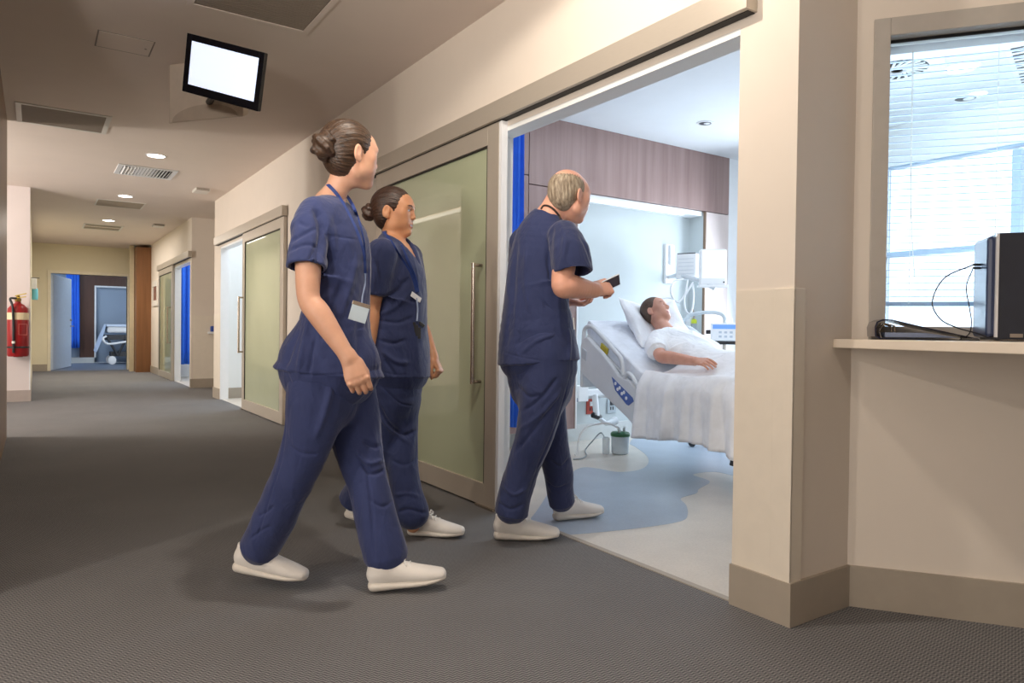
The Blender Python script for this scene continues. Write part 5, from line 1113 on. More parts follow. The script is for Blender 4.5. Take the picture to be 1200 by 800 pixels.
v = folds(v, f, [([(0.7941, 2.5953, 0.5760), (0.8333, 2.5684, 0.5514), (0.8749, 2.5400, 0.5457)], .006, -.006), ([(0.6775, 2.6696, 0.3038), (0.7087, 2.6488, 0.3231), (0.7347, 2.6316, 0.3486)], .006, -.007), ([(0.6568, 2.6822, 0.2217), (0.6932, 2.6581, 0.2537), (0.7244, 2.6373, 0.2730)], .006, -.006), ([(0.7756, 2.6105, 0.7329), (0.7655, 2.6141, 0.5441), (0.7242, 2.6394, 0.3862), (0.6672, 2.6747, 0.1967)], .004, -.004), ([(0.9161, 2.5165, 0.7979), (0.8981, 2.5271, 0.7033), (0.8722, 2.5430, 0.6085)], .012, .012),
    ([(0.9843, 2.4666, 0.5787), (1.0208, 2.4413, 0.5478), (1.0677, 2.4097, 0.5548)], .008, -.010), ([(0.9792, 2.4686, 0.5000), (1.0106, 2.4466, 0.4533), (1.0522, 2.4185, 0.4602), (1.0730, 2.4052, 0.5014)], .008, -.012), ([(0.9635, 2.4800, 0.5407), (1.0027, 2.4526, 0.4909), (1.0574, 2.4157, 0.5011)], .008, .010), ([(1.0108, 2.4449, 0.3589), (1.0551, 2.4143, 0.3281), (1.0941, 2.3883, 0.3539)], .006, -.006), ([(1.0028, 2.4519, 0.4532), (1.0213, 2.4366, 0.2962), (1.0320, 2.4267, 0.1391)], .008, -.006), ([(1.0810, 2.3984, 0.4229), (1.0943, 2.3870, 0.2815), (1.1154, 2.3705, 0.1560)], .008, .006)], CAMF)
obj_from('scrub_trousers', v, f, M['scrub'], w1)
hl = (1.0529, 2.5138, 0.0000); shoe(w1, (hl[0], hl[1], .002), 114, 5, 1.08, -1, None, False)
hl = (0.6865, 2.9774, 0.0000); hl = (0.6329, 2.8404, 0.0534); shoe(w1, (hl[0], hl[1], max(.0, hl[2]) + .012), 128, -8, 1.06, 1)
print('w1', len(v))
# lanyard and badge
def ribbon(P, w, th, wdir):
    m = MB(); vs = []
    for i, p in enumerate(P):
        t = nrm(P[min(i + 1, len(P) - 1)] - P[max(i - 1, 0)]); a = np.array(wdir(i / (len(P) - 1)), float); a = nrm(a - t * np.dot(a, t)); b = np.cross(t, a)
        vs += [p + a * w / 2 + b * th / 2, p - a * w / 2 + b * th / 2, p - a * w / 2 - b * th / 2, p + a * w / 2 - b * th / 2]
    fs = [(4 * i + k, 4 * i + (k + 1) % 4, 4 * i + 4 + (k + 1) % 4, 4 * i + 4 + k) for i in range(len(P) - 1) for k in range(4)] + [(3, 2, 1, 0), tuple(4 * (len(P) - 1) + k for k in range(4))]
    return m.add(vs, fs)
ly = empty('lanyard', (0.9861, 2.4256, 1.0809), 'blue neck lanyard with a pale identity card on the woman nearest the viewer', 'lanyard')
ribbon(np.vstack([[(0.9927, 2.7071, 1.5528), (0.9509, 2.6871, 1.5544)], drape([(0.9145, 2.6029, 1.5458), (0.9226, 2.5607, 1.5177), (0.9376, 2.5380, 1.4875), (0.9550, 2.5133, 1.4417), (0.9749, 2.4868, 1.3837), (0.9894, 2.4639, 1.3261), (0.9980, 2.4511, 1.2694), (0.9987, 2.4434, 1.2065)], SF1)]), .013, .002, lambda t: CAMR * .8 + UP * .3).build('ribbon', M['lanyard'], ly)
ribbon(np.vstack([[(1.0159, 2.7034, 1.5482)], drape([(0.9960, 2.5953, 1.4995), (0.9935, 2.5358, 1.4552), (1.0019, 2.5049, 1.3948), (1.0075, 2.4756, 1.3193), (1.0013, 2.4417, 1.2065)], SF1)]), .012, .002, lambda t: CAMR).build('ribbon', M['lanyard'], ly)
cu1, cu2 = np.array((0.9485, 2.4213, 1.1043)), np.array((1.0072, 2.4054, 1.0873)); cdn = np.array((0.9977, 2.4047, 1.0191)) - cu2; ax_ = cu2 - cu1; wx = np.linalg.norm(ax_); hx = np.linalg.norm(cdn); ax_ /= wx; cdn = nrm(cdn - ax_ * np.dot(cdn, ax_)); nn_ = np.cross(ax_, cdn)
cc_ = (cu1 + cu2) / 2 + cdn * hx / 2; m = MB(); m.obox(cc_, ax_, cdn, nn_, wx / 2, hx / 2, .002); m.build('identity_card', mat('card_pale_blue', (196, 214, 226), .3), ly, bevel=.001)
m = MB(); m.obox(cc_ - cdn * (hx / 2 - .006), ax_, cdn, nn_, wx / 2 + .001, .007, .003); m.build('card_clip', M['steel'], ly, bevel=.001)
m = MB(); m.tube(drape([(0.9962, 2.4331, 1.2088), (0.9936, 2.4220, 1.1677), (0.9833, 2.4199, 1.1270), tuple(cc_ - cdn * (hx / 2 - .002))], SF1, .006, 4), .0035, 8); m.build('clip_strap', mat('strap_clear', (150, 166, 200), .3), ly)

# --- second woman: smiling, walking behind ---------------------------------------------------------------------
azT = 134; RT = frame_from(azT); LT = RT[:, 0]; FT = RT[:, 1]
hc = np.array((1.4264, 3.1262, 1.5625)); HR = frame_from(134, 0, 0); hs = 1.0
torso = [S((1.4313, 3.1095, 0.7816), .185, .165, LT), S((1.4345, 3.1094, 0.9043), .185, .158, LT), S((1.4376, 3.1098, 1.0475), .165, .142, LT), S((1.4407, 3.1098, 1.1702), .165, .135, LT), S((1.4439, 3.1092, 1.2643), .168, .125, LT), S((1.4370, 3.1152, 1.3378), .170, .102, LT), S((1.4267, 3.1230, 1.3908), .150, .078, LT), S((1.4199, 3.1283, 1.4275), .085, .056, LT)]
sh_n, el_n, wr_n = np.array((1.3141, 3.0053, 1.3444)), np.array((1.2758, 3.0270, 1.1023)), np.array((1.2555, 3.0133, 0.9079))
sh_f, el_f, wr_f = np.array((1.5582, 3.2268, 1.3631)), np.array((1.6069, 3.2126, 1.0470)), np.array((1.6304, 3.0970, 0.8700))
body = [Loft([S(p, a - (.016 if i > 3 else .045), b - (.016 if i > 3 else .045), l) for i, (p, a, b, l) in enumerate(torso)], .03, sub=2), Loft([S((1.4165, 3.1304, 1.4192), .058, .052, LT), S((1.4198, 3.1289, 1.4602), .048, .048, LT), S((1.4218, 3.1344, 1.5100), .047, .050, HR[:, 0]), S((1.4196, 3.1304, 1.5420), .05, .055, HR[:, 0])], .03, sub=2)]
body += head_prims(hc, HR, hs, smile=True)
body += [limb([sh_n, sh_n * .5 + el_n * .5, el_n, el_n * .7 + wr_n * .3, wr_n], [.055, .045, .038, .038, .026], CAMF, .02), limb([sh_f, sh_f * .5 + el_f * .5, el_f, el_f * .72 + wr_f * .28, el_f * .3 + wr_f * .7, wr_f], [.055, .042, .034, .036, .029, .023], CAMF, .02)]
body += hand_prims(wr_f, nrm(np.array((1.6502, 3.0703, 0.7994)) - wr_f), nrm(CAMR * .8 - CAMF * .2 + UP * .5), -1, ((.9, 1.0, .6), (1.0, 1.0, .6), (1.05, 1.0, .6), (1.1, 1.0, .6)), (.5, .5), .92, .4)
body += hand_prims(wr_n, nrm(V(0, 0, -1) + CAMR * .1), nrm(-CAMF), 1, ((.4, .5, .3),) * 4, (.4, .3), .92, .4)
hipR, hipL = np.array((1.3725, 3.0286, 0.7878)), np.array((1.4895, 3.1666, 0.7768))
knR, anR = np.array((1.3826, 3.1606, 0.4299)), np.array((1.3343, 3.4054, 0.1251)); knL, anL = np.array((1.4693, 3.0770, 0.3937)), np.array((1.4949, 3.0300, 0.0686))
body += [limb([hipR, knR, anR], [.055, .042, .032], CAMF, .03), limb([hipL, knL, anL], [.055, .042, .032], CAMF, .03)]
v, f = mesh_field(body, .003, 1)
BODY2 = (v, f); w2 = obj_from('person', v, f, SK2, None, face_slots(v, f, hc, HR, hs, True), (float((1.4294, 3.0977, 0.0252)[0]), float((1.4294, 3.0977, 0.0252)[1]), 0))
tag(w2, 'smiling woman in navy scrubs with a small low bun walking behind the first woman', 'person')
v, f = mesh_field(hair_cap(hc, HR, hs), .003, 2); v = strands(v, f, hc, HR, .0010, 34, 2); hr2 = obj_from('hair', v, f, H2, w2)
v, f = mesh_field(bun_prims(np.array((1.3304, 3.2033, 1.5648)), (.030, .030, .036), HR, 2), .003, 1); obj_from('hair_bun', v, f, H2, hr2)
top = [Loft(torso, .03, sub=3, cap=(.004, .03)), Loft([S(sh_n, .078, .074, CAMF), S((1.2973, 3.0032, 1.2654), .070, .068, CAMF), S((1.2846, 3.0100, 1.1604), .062, .064, CAMF)], .035, sub=2, cap=(None, .005)), Loft([S(sh_f, .076, .070, CAMF), S((1.5805, 3.2223, 1.2785), .062, .060, CAMF), S((1.5959, 3.2224, 1.1890), .054, .052, CAMF)], .035, sub=2, cap=(None, .005))]
vn = np.array((1.4669, 3.0462, 1.3143)); top += [Ell(np.array((1.4233, 3.1261, 1.4316)), (.062, .058, .035), np.stack([LT, FT, UP], 1), .008, 's'), Wedge([(vn, nrm(V(0, 0, -1) * .55 + LT * .85)), (vn, nrm(V(0, 0, -1) * .55 - LT * .85)), (vn - FT * .10, -FT)], vn - .25, vn + .3, .006)]
v, f = mesh_field(top, .0045, 2); v = crumple(v, f, .0065, 10, UP, 7)
v = folds(v, f, [([(1.3402, 3.0837, 1.3129), (1.3536, 3.0731, 1.2253), (1.3405, 3.0806, 1.1452)], .010, -.012), ([(1.4593, 3.0018, 1.2428), (1.4066, 3.0362, 1.1662), (1.3373, 3.0823, 1.1212)], .012, -.010), ([(1.4529, 3.0048, 1.1668), (1.4001, 3.0394, 1.0982), (1.3407, 3.0791, 1.0654)], .012, .008), ([(1.4663, 2.9939, 1.0592), (1.4201, 3.0248, 1.0346), (1.3473, 3.0742, 1.0415)], .008, -.006), ([(1.3475, 3.0725, 0.9537), (1.4037, 3.0342, 0.9386), (1.4467, 3.0054, 0.9552)], .008, -.008), ([(1.3608, 3.0627, 0.9060), (1.4138, 3.0260, 0.8589), (1.4601, 2.9945, 0.8516)], .010, .009), ([(1.3708, 3.0552, 0.8662), (1.3940, 3.0388, 0.8267), (1.4140, 3.0247, 0.7870)], .008, -.008), ([(1.3379, 3.0767, 0.8179), (1.4040, 3.0316, 0.7989), (1.4668, 2.9890, 0.7958)], .003, -.003), ([(1.4327, 3.0216, 1.3462), (1.4659, 2.9976, 1.2588), (1.4859, 2.9825, 1.1673)], .008, -.005)], CAMF)
obj_from('scrub_top', v, f, M['scrub_d'], w2); SF2 = surface((v, f), BODY2)
pel = [S((1.4377, 3.1087, 0.9862), .150, .125, LT), S((1.4311, 3.1111, 0.8716), .170, .142, LT), S((1.4313, 3.1095, 0.7816), .166, .135, LT), S((1.4349, 3.1053, 0.6795), .145, .115, LT)]
legL = [S((1.4670, 3.1583, 0.8112), .085, .085, LT), S((1.4656, 3.1324, 0.6552), .090, .088, LT), S((1.4642, 3.1064, 0.4928), .082, .080, LT), S((1.4627, 3.0806, 0.3405), .076, .072, LT), S((1.4755, 3.0578, 0.2204), .074, .072, LT), S((1.4880, 3.0361, 0.1539), .079, .078, LT), S((1.4915, 3.0331, 0.1173), .080, .082, LT)]
legR = [S((1.3850, 3.0569, 0.8179), .085, .088, LT), S((1.3879, 3.0878, 0.6222), .088, .088, LT), S((1.3860, 3.1583, 0.4300), .078, .078, LT), S((1.3635, 3.2794, 0.2662), .072, .072, LT), S((1.3342, 3.3936, 0.1363), .072, .072, LT)]
v, f = mesh_field([Loft(pel, .03, sub=2), Loft(legL, .035, sub=3, cap=(None, .005)), Loft(legR, .02, sub=3, cap=(None, .005))], .0045, 2); v = crumple(v, f, .0065, 10, UP, 9)
v = folds(v, f, [([(1.3415, 3.0715, 0.6582), (1.3714, 3.0499, 0.5788), (1.4277, 3.0105, 0.5078), (1.4740, 2.9795, 0.5244)], .009, -.012), ([(1.3449, 3.0683, 0.6064), (1.3814, 3.0425, 0.5391), (1.4477, 2.9964, 0.4682)], .009, .009), ([(1.3612, 3.0596, 0.7384), (1.4208, 3.0180, 0.6674), (1.4671, 2.9862, 0.6441)], .004, -.005), ([(1.4086, 3.0173, 0.1482), (1.4549, 2.9863, 0.1649), (1.5144, 2.9456, 0.1418)], .008, -.010), ([(1.3952, 3.0277, 0.2279), (1.4481, 2.9921, 0.2366), (1.4944, 2.9603, 0.2134)], .008, .006), ([(1.3817, 3.0396, 0.3874), (1.4346, 3.0035, 0.3682), (1.4743, 2.9770, 0.3887)], .008, -.005)], CAMF)
obj_from('scrub_trousers', v, f, M['scrub_d'], w2)
hl = (1.5070, 3.1185, 0.0000); shoe(w2, (hl[0], hl[1], .001), 129, 0, 1.02, -1)
hl = (1.3058, 3.4481, 0.0805); shoe(w2, (hl[0], hl[1], .045), 120, -16, 1.0, 1)
ly = empty('lanyard', (1.4701, 2.9310, 1.0666), 'blue lanyard with a white card and keys on the woman behind', 'lanyard')
ribbon(np.vstack([[(1.4534, 3.2029, 1.4669), (1.4099, 3.1963, 1.4790)], drape([(1.3662, 3.1170, 1.4663), (1.3755, 3.0983, 1.4450), (1.3872, 3.0656, 1.4106), (1.4020, 3.0306, 1.3607), (1.4197, 2.9935, 1.3114), (1.4416, 2.9657, 1.2556), (1.4569, 2.9419, 1.1765)], SF2)]), .013, .002, lambda t: CAMR * .8 + UP * .3).build('ribbon', M['lanyard'], ly)
ribbon(np.vstack([[(1.4673, 3.1933, 1.4545)], drape([(1.4538, 3.1050, 1.4075), (1.4534, 3.0561, 1.3585), (1.4559, 3.0050, 1.2986), (1.4625, 2.9634, 1.2408), (1.4634, 2.9375, 1.1766)], SF2)]), .012, .002, lambda t: CAMR).build('ribbon', M['lanyard'], ly)
a_, b_ = drape([(1.4241, 2.9277, 1.1668), (1.4687, 2.9211, 1.1370)], SF2, .012, 1)[[0, -1]]; d_ = b_ - a_; L_n = np.linalg.norm(d_); d_ /= L_n; u_ = nrm(UP - d_ * np.dot(UP, d_)); MB().obox((a_ + b_) / 2, d_, u_, np.cross(d_, u_), L_n / 2, .012, .0015).build('white_card', M['white'], ly, bevel=.0005)
m = MB(); m.tube(drape([(1.4457, 2.9188, 1.1478), (1.4529, 2.9191, 1.0973), (1.4521, 2.9248, 1.0426)], SF2, .006, 4), .004, 8); m.build('clip_strap', mat('strap_clear_two', (160, 176, 206), .3), ly)
for k, (px_, py_) in enumerate(((0, 0), (1, 0), (2, 0))):
    c_ = drape([(1.4498, 2.9202, 1.0426), (1.4499, 2.9197, 1.0113)], SF2, .010, 1)[-1] + CAMR * (.012 * (k - 1)) - UP * .012 * k; MB().obox(c_, CAMR, UP, CAMF, .007, .026, .002).build('key', M['black'], ly, bevel=.001)
m = MB(); m.obox(drape([(1.4592, 2.9260, 1.0428), (1.4722, 2.9169, 1.0273)], SF2, .012, 1)[-1], nrm(CAMR * .8 - UP * .6), nrm(CAMR * .6 + UP * .8), CAMF, .016, .008, .006); m.build('key_fob', M['black'], ly, bevel=.003)

# --- older man entering the ward, seen from behind ------------------------------------------------------------------
azT = 66; RT = frame_from(azT); LT = RT[:, 0]; FT = RT[:, 1]
hc = np.array((2.0405, 2.5545, 1.6253)); HR = frame_from(86, -4, 0); hs = 1.01
torso = [S((1.9291, 2.6288, 0.8604), .198, .168, LT), S((1.9223, 2.6354, 0.9747), .185, .142, LT), S((1.9188, 2.6401, 1.1127), .162, .122, LT), S((1.9250, 2.6383, 1.2508), .152, .116, LT), S((1.9346, 2.6336, 1.3574), .148, .110, LT), S((1.9410, 2.6306, 1.4324), .135, .095, LT), S((1.9474, 2.6273, 1.4917), .100, .072, LT), S((1.9571, 2.6214, 1.5312), .066, .056, LT)]
sh_n, el_n, wr_n = np.array((1.9483, 2.4562, 1.4114)), np.array((1.8773, 2.3919, 1.2014)), np.array((2.0488, 2.3843, 1.1864))
sh_f, el_f, wr_f = np.array((1.9643, 2.8080, 1.4319)), np.array((2.0435, 2.8706, 1.1638)), np.array((2.1487, 2.7026, 1.1540))
body = [Loft([S(p, a - (.018 if i > 3 else .045), b - (.018 if i > 3 else .045), l) for i, (p, a, b, l) in enumerate(torso)], .03, sub=2), Loft([S((1.9637, 2.6166, 1.5156), .066, .062, LT), S((1.9897, 2.6001, 1.5751), .060, .060, LT), S((2.0159, 2.5773, 1.6337), .060, .062, HR[:, 0])], .03, sub=2)]
body += head_prims(hc, HR, hs, True)
body += [limb([sh_n, sh_n * .5 + el_n * .5, el_n, el_n * .78 + wr_n * .22, el_n * .45 + wr_n * .55, wr_n], [.060, .052, .047, .053, .046, .034], UP, .02), limb([sh_f, sh_f * .5 + el_f * .5, el_f, el_f * .7 + wr_f * .3, wr_f], [.062, .055, .048, .05, .032], UP, .02)]
hf = nrm(np.array((2.1324, 2.3884, 1.2055)) - wr_n)
body += hand_prims(wr_n, hf, nrm(-CAMF * .9 + UP * .3 - CAMR * .1), 1, ((1.0, 1.3, .8), (1.1, 1.3, .8), (1.15, 1.3, .8), (1.2, 1.3, .8)), (.30, .45), 1.08, .3)
body += hand_prims(wr_f, nrm(CAMR * .8 - CAMF * .2 - UP * .15), nrm(-UP), -1, ((.6, .7, .5),) * 4, (.5, .4), 1.0, .4)
hipR, hipL = np.array((1.9104, 2.5448, 0.8604)), np.array((1.9899, 2.7324, 0.8511))
knR, anR = np.array((1.9093, 2.5878, 0.5077)), np.array((1.8348, 2.6924, 0.1426)); knL, anL = np.array((2.0603, 2.7025, 0.4809)), np.array((2.1760, 2.7633, 0.1438))
body += [limb([hipR, knR, anR], [.06, .042, .034], CAMF, .03), limb([hipL, knL, anL], [.06, .042, .034], CAMF, .03)]
v, f = mesh_field(body, .003, 1)
BODY3 = (v, f); w3 = obj_from('person', v, f, SK3, None, face_slots(v, f, hc, HR, hs), (float((1.9444, 2.6526, 0.0363)[0]), float((1.9444, 2.6526, 0.0363)[1]), 0))
tag(w3, 'balding older man in navy scrubs stepping into the ward with a small tablet in hand', 'person')
def E3(p, r, k=.02, op='u'): return Ell(hc + HR @ (np.array(p) * hs), np.array(r) * hs, HR, k * hs, op)
hp = [E3((0, -.018, .030), (.0785, .0955, .0820)), E3((0, -.045, -.022), (.062, .056, .056), .03), E3((0, .085, -.02), (.11, .072, .15), .012, 's'), E3((0, -.012, .112), (.050, .076, .040), .02, 's'), E3((0, .05, .12), (.075, .07, .05), .02, 's')]
for sx in (-1, 1): hp += [E3((sx * .088, .004, -.022), (.026, .026, .042), .006, 's'), E3((sx * .075, .045, -.06), (.03, .06, .05), .01, 's')]
v, f = mesh_field(hp, .003, 1); q = (v - hc) @ HR; n = normals(v, f); ang = np.arctan2(q[:, 0], -q[:, 1]); v = v + n * (.0011 * (np.sin(ang * 38 + 40 * q[:, 2]) * .6 + np.sin(ang * 71 + 2 - 60 * q[:, 2]) * .4))[:, None]
obj_from('hair', v, f, H3, w3)
slN = [S(sh_n - CAMR * .01, .092, .088, CAMF), S((1.9356, 2.4033, 1.3494), .088, .082, CAMF), S((1.9262, 2.3841, 1.2697), .082, .078, CAMF)]; 
e0, e1 = np.array((1.9018, 2.4138, 1.3293)), np.array((1.9202, 2.3880, 1.2548))
slN = [S((1.9451, 2.4706, 1.4201), .078, .072, CAMF), S((1.9295, 2.4073, 1.3418), .090, .086, CAMF), S((1.9263, 2.3839, 1.2586), .086, .088, CAMF)]; dn = nrm(slN[-1][0] - slN[-2][0])
top = [Loft(torso, .03, sub=3, cap=(.004, .03)), Loft(slN, .035, sub=2, cap=(None, .006)), Loft([S(sh_f, .074, .070, CAMF), S((2.0070, 2.8744, 1.3531), .078, .074, CAMF), S((2.0314, 2.8927, 1.2708), .072, .070, CAMF)], .035, sub=2, cap=(None, .006))]
hem_n = nrm(dn + CAMR * -.25); top += [Loft([S(slN[-1][0] - dn * .06, .066, .068, CAMF), S(slN[-1][0] + dn * .04, .082, .084, CAMF)], .003, 's'), Ell(np.array((1.9766, 2.6088, 1.5710)), (.068, .068, .032), np.stack([LT, FT, UP], 1), .008, 's')]
v, f = mesh_field(top, .0045, 2); v = crumple(v, f, .0065, 10, UP, 13)
v = folds(v, f, [([(1.9405, 2.5591, 1.4676), (1.9310, 2.5644, 1.4016), (1.9279, 2.5648, 1.3048), (1.9410, 2.5543, 1.2082)], .010, -.012), ([(1.9596, 2.5465, 1.4911), (1.9791, 2.5318, 1.4023), (1.9697, 2.5358, 1.2667)], .012, .008), ([(1.8123, 2.6454, 1.4386), (1.8029, 2.6494, 1.3030), (1.7937, 2.6523, 1.1093), (1.7684, 2.6661, 0.9154)], .012, -.008), ([(1.8509, 2.6183, 1.3811), (1.8447, 2.6197, 1.2262), (1.8643, 2.6039, 1.0716)], .014, .008), ([(1.9734, 2.5291, 1.0229), (1.9380, 2.5542, 1.0882), (1.9026, 2.5791, 1.1418)], .007, -.008), ([(1.9734, 2.5291, 1.0190), (1.9221, 2.5636, 1.0105), (1.8516, 2.6110, 0.9863), (1.8068, 2.6405, 0.9392)], .009, -.010), ([(1.9734, 2.5289, 1.0113), (1.9415, 2.5496, 0.9566), (1.9095, 2.5702, 0.8942)], .008, -.009), ([(1.9542, 2.5415, 0.9878), (1.8901, 2.5845, 0.9636), (1.8326, 2.6225, 0.9086)], .009, .008), ([(1.9766, 2.5268, 1.0113), (1.9736, 2.5276, 0.9377), (1.9481, 2.5434, 0.8561)], .004, -.012), ([(2.0023, 2.5095, 1.0155), (2.0056, 2.5059, 0.9382), (1.9994, 2.5088, 0.8607)], .008, .008), ([(2.0335, 2.4953, 1.4225), (2.0625, 2.4743, 1.3455), (2.0755, 2.4646, 1.2876)], .008, -.006), ([(1.7364, 2.6878, 0.9149), (1.8326, 2.6221, 0.8853), (1.9416, 2.5480, 0.8714), (2.0506, 2.4743, 0.8730)], .003, -.003)], CAMF)
obj_from('scrub_top', v, f, M['scrub_d'], w3); SF3 = surface((v, f), BODY3)
pel = [S((1.9254, 2.6346, 1.0536), .165, .130, LT), S((1.9322, 2.6280, 0.9354), .178, .150, LT), S((1.9389, 2.6218, 0.8369), .172, .142, LT), S((1.9391, 2.6199, 0.7383), .150, .125, LT)]
legR = [S((1.9164, 2.5532, 0.8793), .100, .105, LT), S((1.9011, 2.5488, 0.7257), .102, .105, LT), S((1.8846, 2.5812, 0.5493), .090, .092, LT), S((1.8630, 2.6413, 0.3863), .078, .080, LT), S((1.8388, 2.6793, 0.2439), .076, .074, LT), S((1.8315, 2.6949, 0.1584), .078, .076, LT)]
legL = [S((1.9907, 2.7201, 0.8720), .098, .10, LT), S((2.0147, 2.7007, 0.6889), .098, .10, LT), S((2.0637, 2.7006, 0.5015), .085, .085, LT), S((2.1185, 2.7212, 0.3484), .072, .074, LT), S((2.1573, 2.7410, 0.2144), .066, .070, LT), S((2.1768, 2.7508, 0.1506), .066, .068, LT)]
v, f = mesh_field([Loft(pel, .03, sub=2), Loft(legR, .035, sub=3, cap=(None, .005)), Loft(legL, .02, sub=3, cap=(None, .005))], .0045, 2); v = crumple(v, f, .0065, 10, UP, 17)
v = folds(v, f, [([(1.8331, 2.6177, 0.6454), (1.9035, 2.5712, 0.7160), (1.9610, 2.5337, 0.8020)], .010, -.010), ([(1.8268, 2.6206, 0.5678), (1.8972, 2.5741, 0.6385), (1.9739, 2.5240, 0.7442)], .010, .008), ([(1.8078, 2.6316, 0.4592), (1.8749, 2.5880, 0.5685), (1.9548, 2.5359, 0.6858)], .010, -.008), ([(1.8136, 2.6328, 0.7612), (1.8522, 2.6059, 0.7153), (1.8970, 2.5757, 0.7237)], .008, -.007), ([(2.0123, 2.4994, 0.8221), (1.9614, 2.5301, 0.6085), (1.8976, 2.5700, 0.4140), (1.8531, 2.5971, 0.2392)], .003, -.004), ([(1.7441, 2.6705, 0.2183), (1.7891, 2.6397, 0.1957), (1.8403, 2.6054, 0.2196)], .007, -.009), ([(1.7632, 2.6590, 0.2959), (1.8018, 2.6323, 0.2655), (1.8466, 2.6024, 0.2894)], .007, .007), ([(1.9236, 2.5501, 0.2789), (1.9685, 2.5191, 0.2447), (2.0198, 2.4846, 0.2610)], .006, -.008), ([(1.9394, 2.5414, 0.3953), (1.9875, 2.5081, 0.3573), (2.0259, 2.4828, 0.3965)], .007, -.006)], CAMF)
obj_from('scrub_trousers', v, f, M['scrub_d'], w3)
hl = (1.8264, 2.8377, 0.0000); shoe(w3, (hl[0], hl[1], .001), 124, 0, 1.14, 1)
hl = (2.2667, 2.9418, 0.0000); shoe(w3, (hl[0], hl[1], .003), 98, 0, 1.10, -1)
nc = drape([(1.9018, 2.5868, 1.5560), (1.9054, 2.5725, 1.5699), (1.9154, 2.5536, 1.5683), (1.9315, 2.5365, 1.5542), (1.9537, 2.5271, 1.5304), (1.9756, 2.5360, 1.5106)], SF3, .003)
m = MB(); m.tube(nc, .0048, 8)
tag(m.build('neck_cord', mat('cord_brown_black', (48, 36, 30), .6), smooth=True), 'dark cord round the neck of the older man', 'neck cord')
tb = empty('tablet', (2.1454, 2.3923, 1.2408), 'small dark tablet with a white edge held in the older man\'s hand', 'tablet')
t1, t2, t3 = np.array((2.0839, 2.3853, 1.2221)), np.array((2.1941, 2.3839, 1.2672)), np.array((2.1229, 2.3946, 1.1938)); au = nrm(t2 - t1); av = t3 - t1; av = nrm(av - au * np.dot(av, au)); an = np.cross(au, av)
tc = (t1 + t2) / 2 + av * .026; Lt = np.linalg.norm(t2 - t1); m = MB(); m.obox(tc, au, av, an, Lt / 2, .026, .004); m.build('tablet_case', M['white'], tb, bevel=.002)
sg_ = 1 if np.dot(an, -CAMF) > 0 else -1; m = MB(); m.obox(tc + an * .0045 * sg_, au, av, an, Lt / 2 - .003, .023, .0008); m.build('tablet_screen', mat('tablet_screen_plum', (58, 44, 58), .15), tb)
MB().tube([(1.9487, 2.4016, 1.0637), (1.9519, 2.3986, 1.0116)], .003, 8).build('pen_body', M['white']); pn_ = bpy.data.objects['pen_body']; pn_.name = 'pen'; tag(pn_, 'small white pen clipped at the older man\'s side pocket', 'pen')

# --- man lying in the bed -------------------------------------------------------------------------------------------
hc = np.array((4.0844, 4.0010, 1.1711))
cf = nrm(np.array((0.7288, 0.7148, 1.0305)) - V(0, 0, 1)); cr = nrm(np.cross(cf, UP)); cup = np.cross(cr, cf)
upv = nrm(-.42 * cr + .80 * cup + .42 * cf); fwv = .80 * cr + .48 * cup - .36 * cf; fwv = nrm(fwv - upv * np.dot(fwv, upv)); HR = np.stack([np.cross(fwv, upv), fwv, upv], 1); hs = 1.04
nk = B(.53, .02, 1.0)
tor = [S(B(.52, .0, .995), .075, .055, BL), S(B(.58, .0, .965), .17, .085, BL), S(B(.68, 0, .92), .20, .115, BL), S(B(.85, 0, .84), .19, .12, BL), S(B(1.02, 0, .79), .175, .115, BL), S(B(1.2, 0, .775), .18, .11, BL)]
sh_n, el_n, wr_n = B(.60, .185, .945), B(.81, .30, .835), B(1.19, .315, .815)
body = [Loft([S(p, a - .012, b - .012, l) for p, a, b, l in tor], .03, sub=2), Loft([S(B(.55, .01, .985), .06, .055, BL), S((B(.50, .01, 1.02) + hc + HR @ V(0, -.02, -.07)) / 2, .056, .056, BL), S(hc + HR @ V(0, -.02, -.05), .056, .058, HR[:, 0])], .03, sub=2)]
body += head_prims(hc, HR, hs, True) + [limb([sh_n, sh_n * .5 + el_n * .5, el_n, el_n * .72 + wr_n * .28, wr_n], [.06, .05, .045, .046, .030], UP, .02)]
body += hand_prims(wr_n, nrm(BF - UP * .02 - BL * .08), nrm(UP * .8 + BL * .5), 1, ((.25, .35, .25), (.28, .35, .25), (.3, .4, .25), (.35, .4, .25)), (.45, .25), 1.04, .5)
for o in (-.10, .10): body.append(limb([B(1.15, o, .76), B(1.45, o, .77), B(1.74, o, .75)], [.075, .055, .04], BL, .03))
v, f = mesh_field(body, .0035, 1)
w4 = obj_from('person', v, f, SK4, None, face_slots(v, f, hc, HR, hs, False, True), tuple(B(.8, 0, .72)))
tag(w4, 'young man with short brown hair in a white gown lying in the ward bed', 'person')
def E4(p, r, k=.02, op='u'): return Ell(hc + HR @ (np.array(p) * hs), np.array(r) * hs, HR, k * hs, op)
hp = [E4((0, -.016, .040), (.080, .098, .086)), E4((0, -.04, -.02), (.064, .058, .060), .03), E4((0, .085, -.045), (.10, .065, .105), .01, 's'), E4((0, .105, .01), (.06, .05, .06), .012, 's')]
for sx in (-1, 1): hp += [E4((sx * .088, .004, -.022), (.026, .026, .042), .006, 's'), E4((sx * .075, .045, -.06), (.03, .06, .05), .01, 's')]
v, f = mesh_field(hp, .0035, 1); obj_from('hair', v, f, H4, w4)
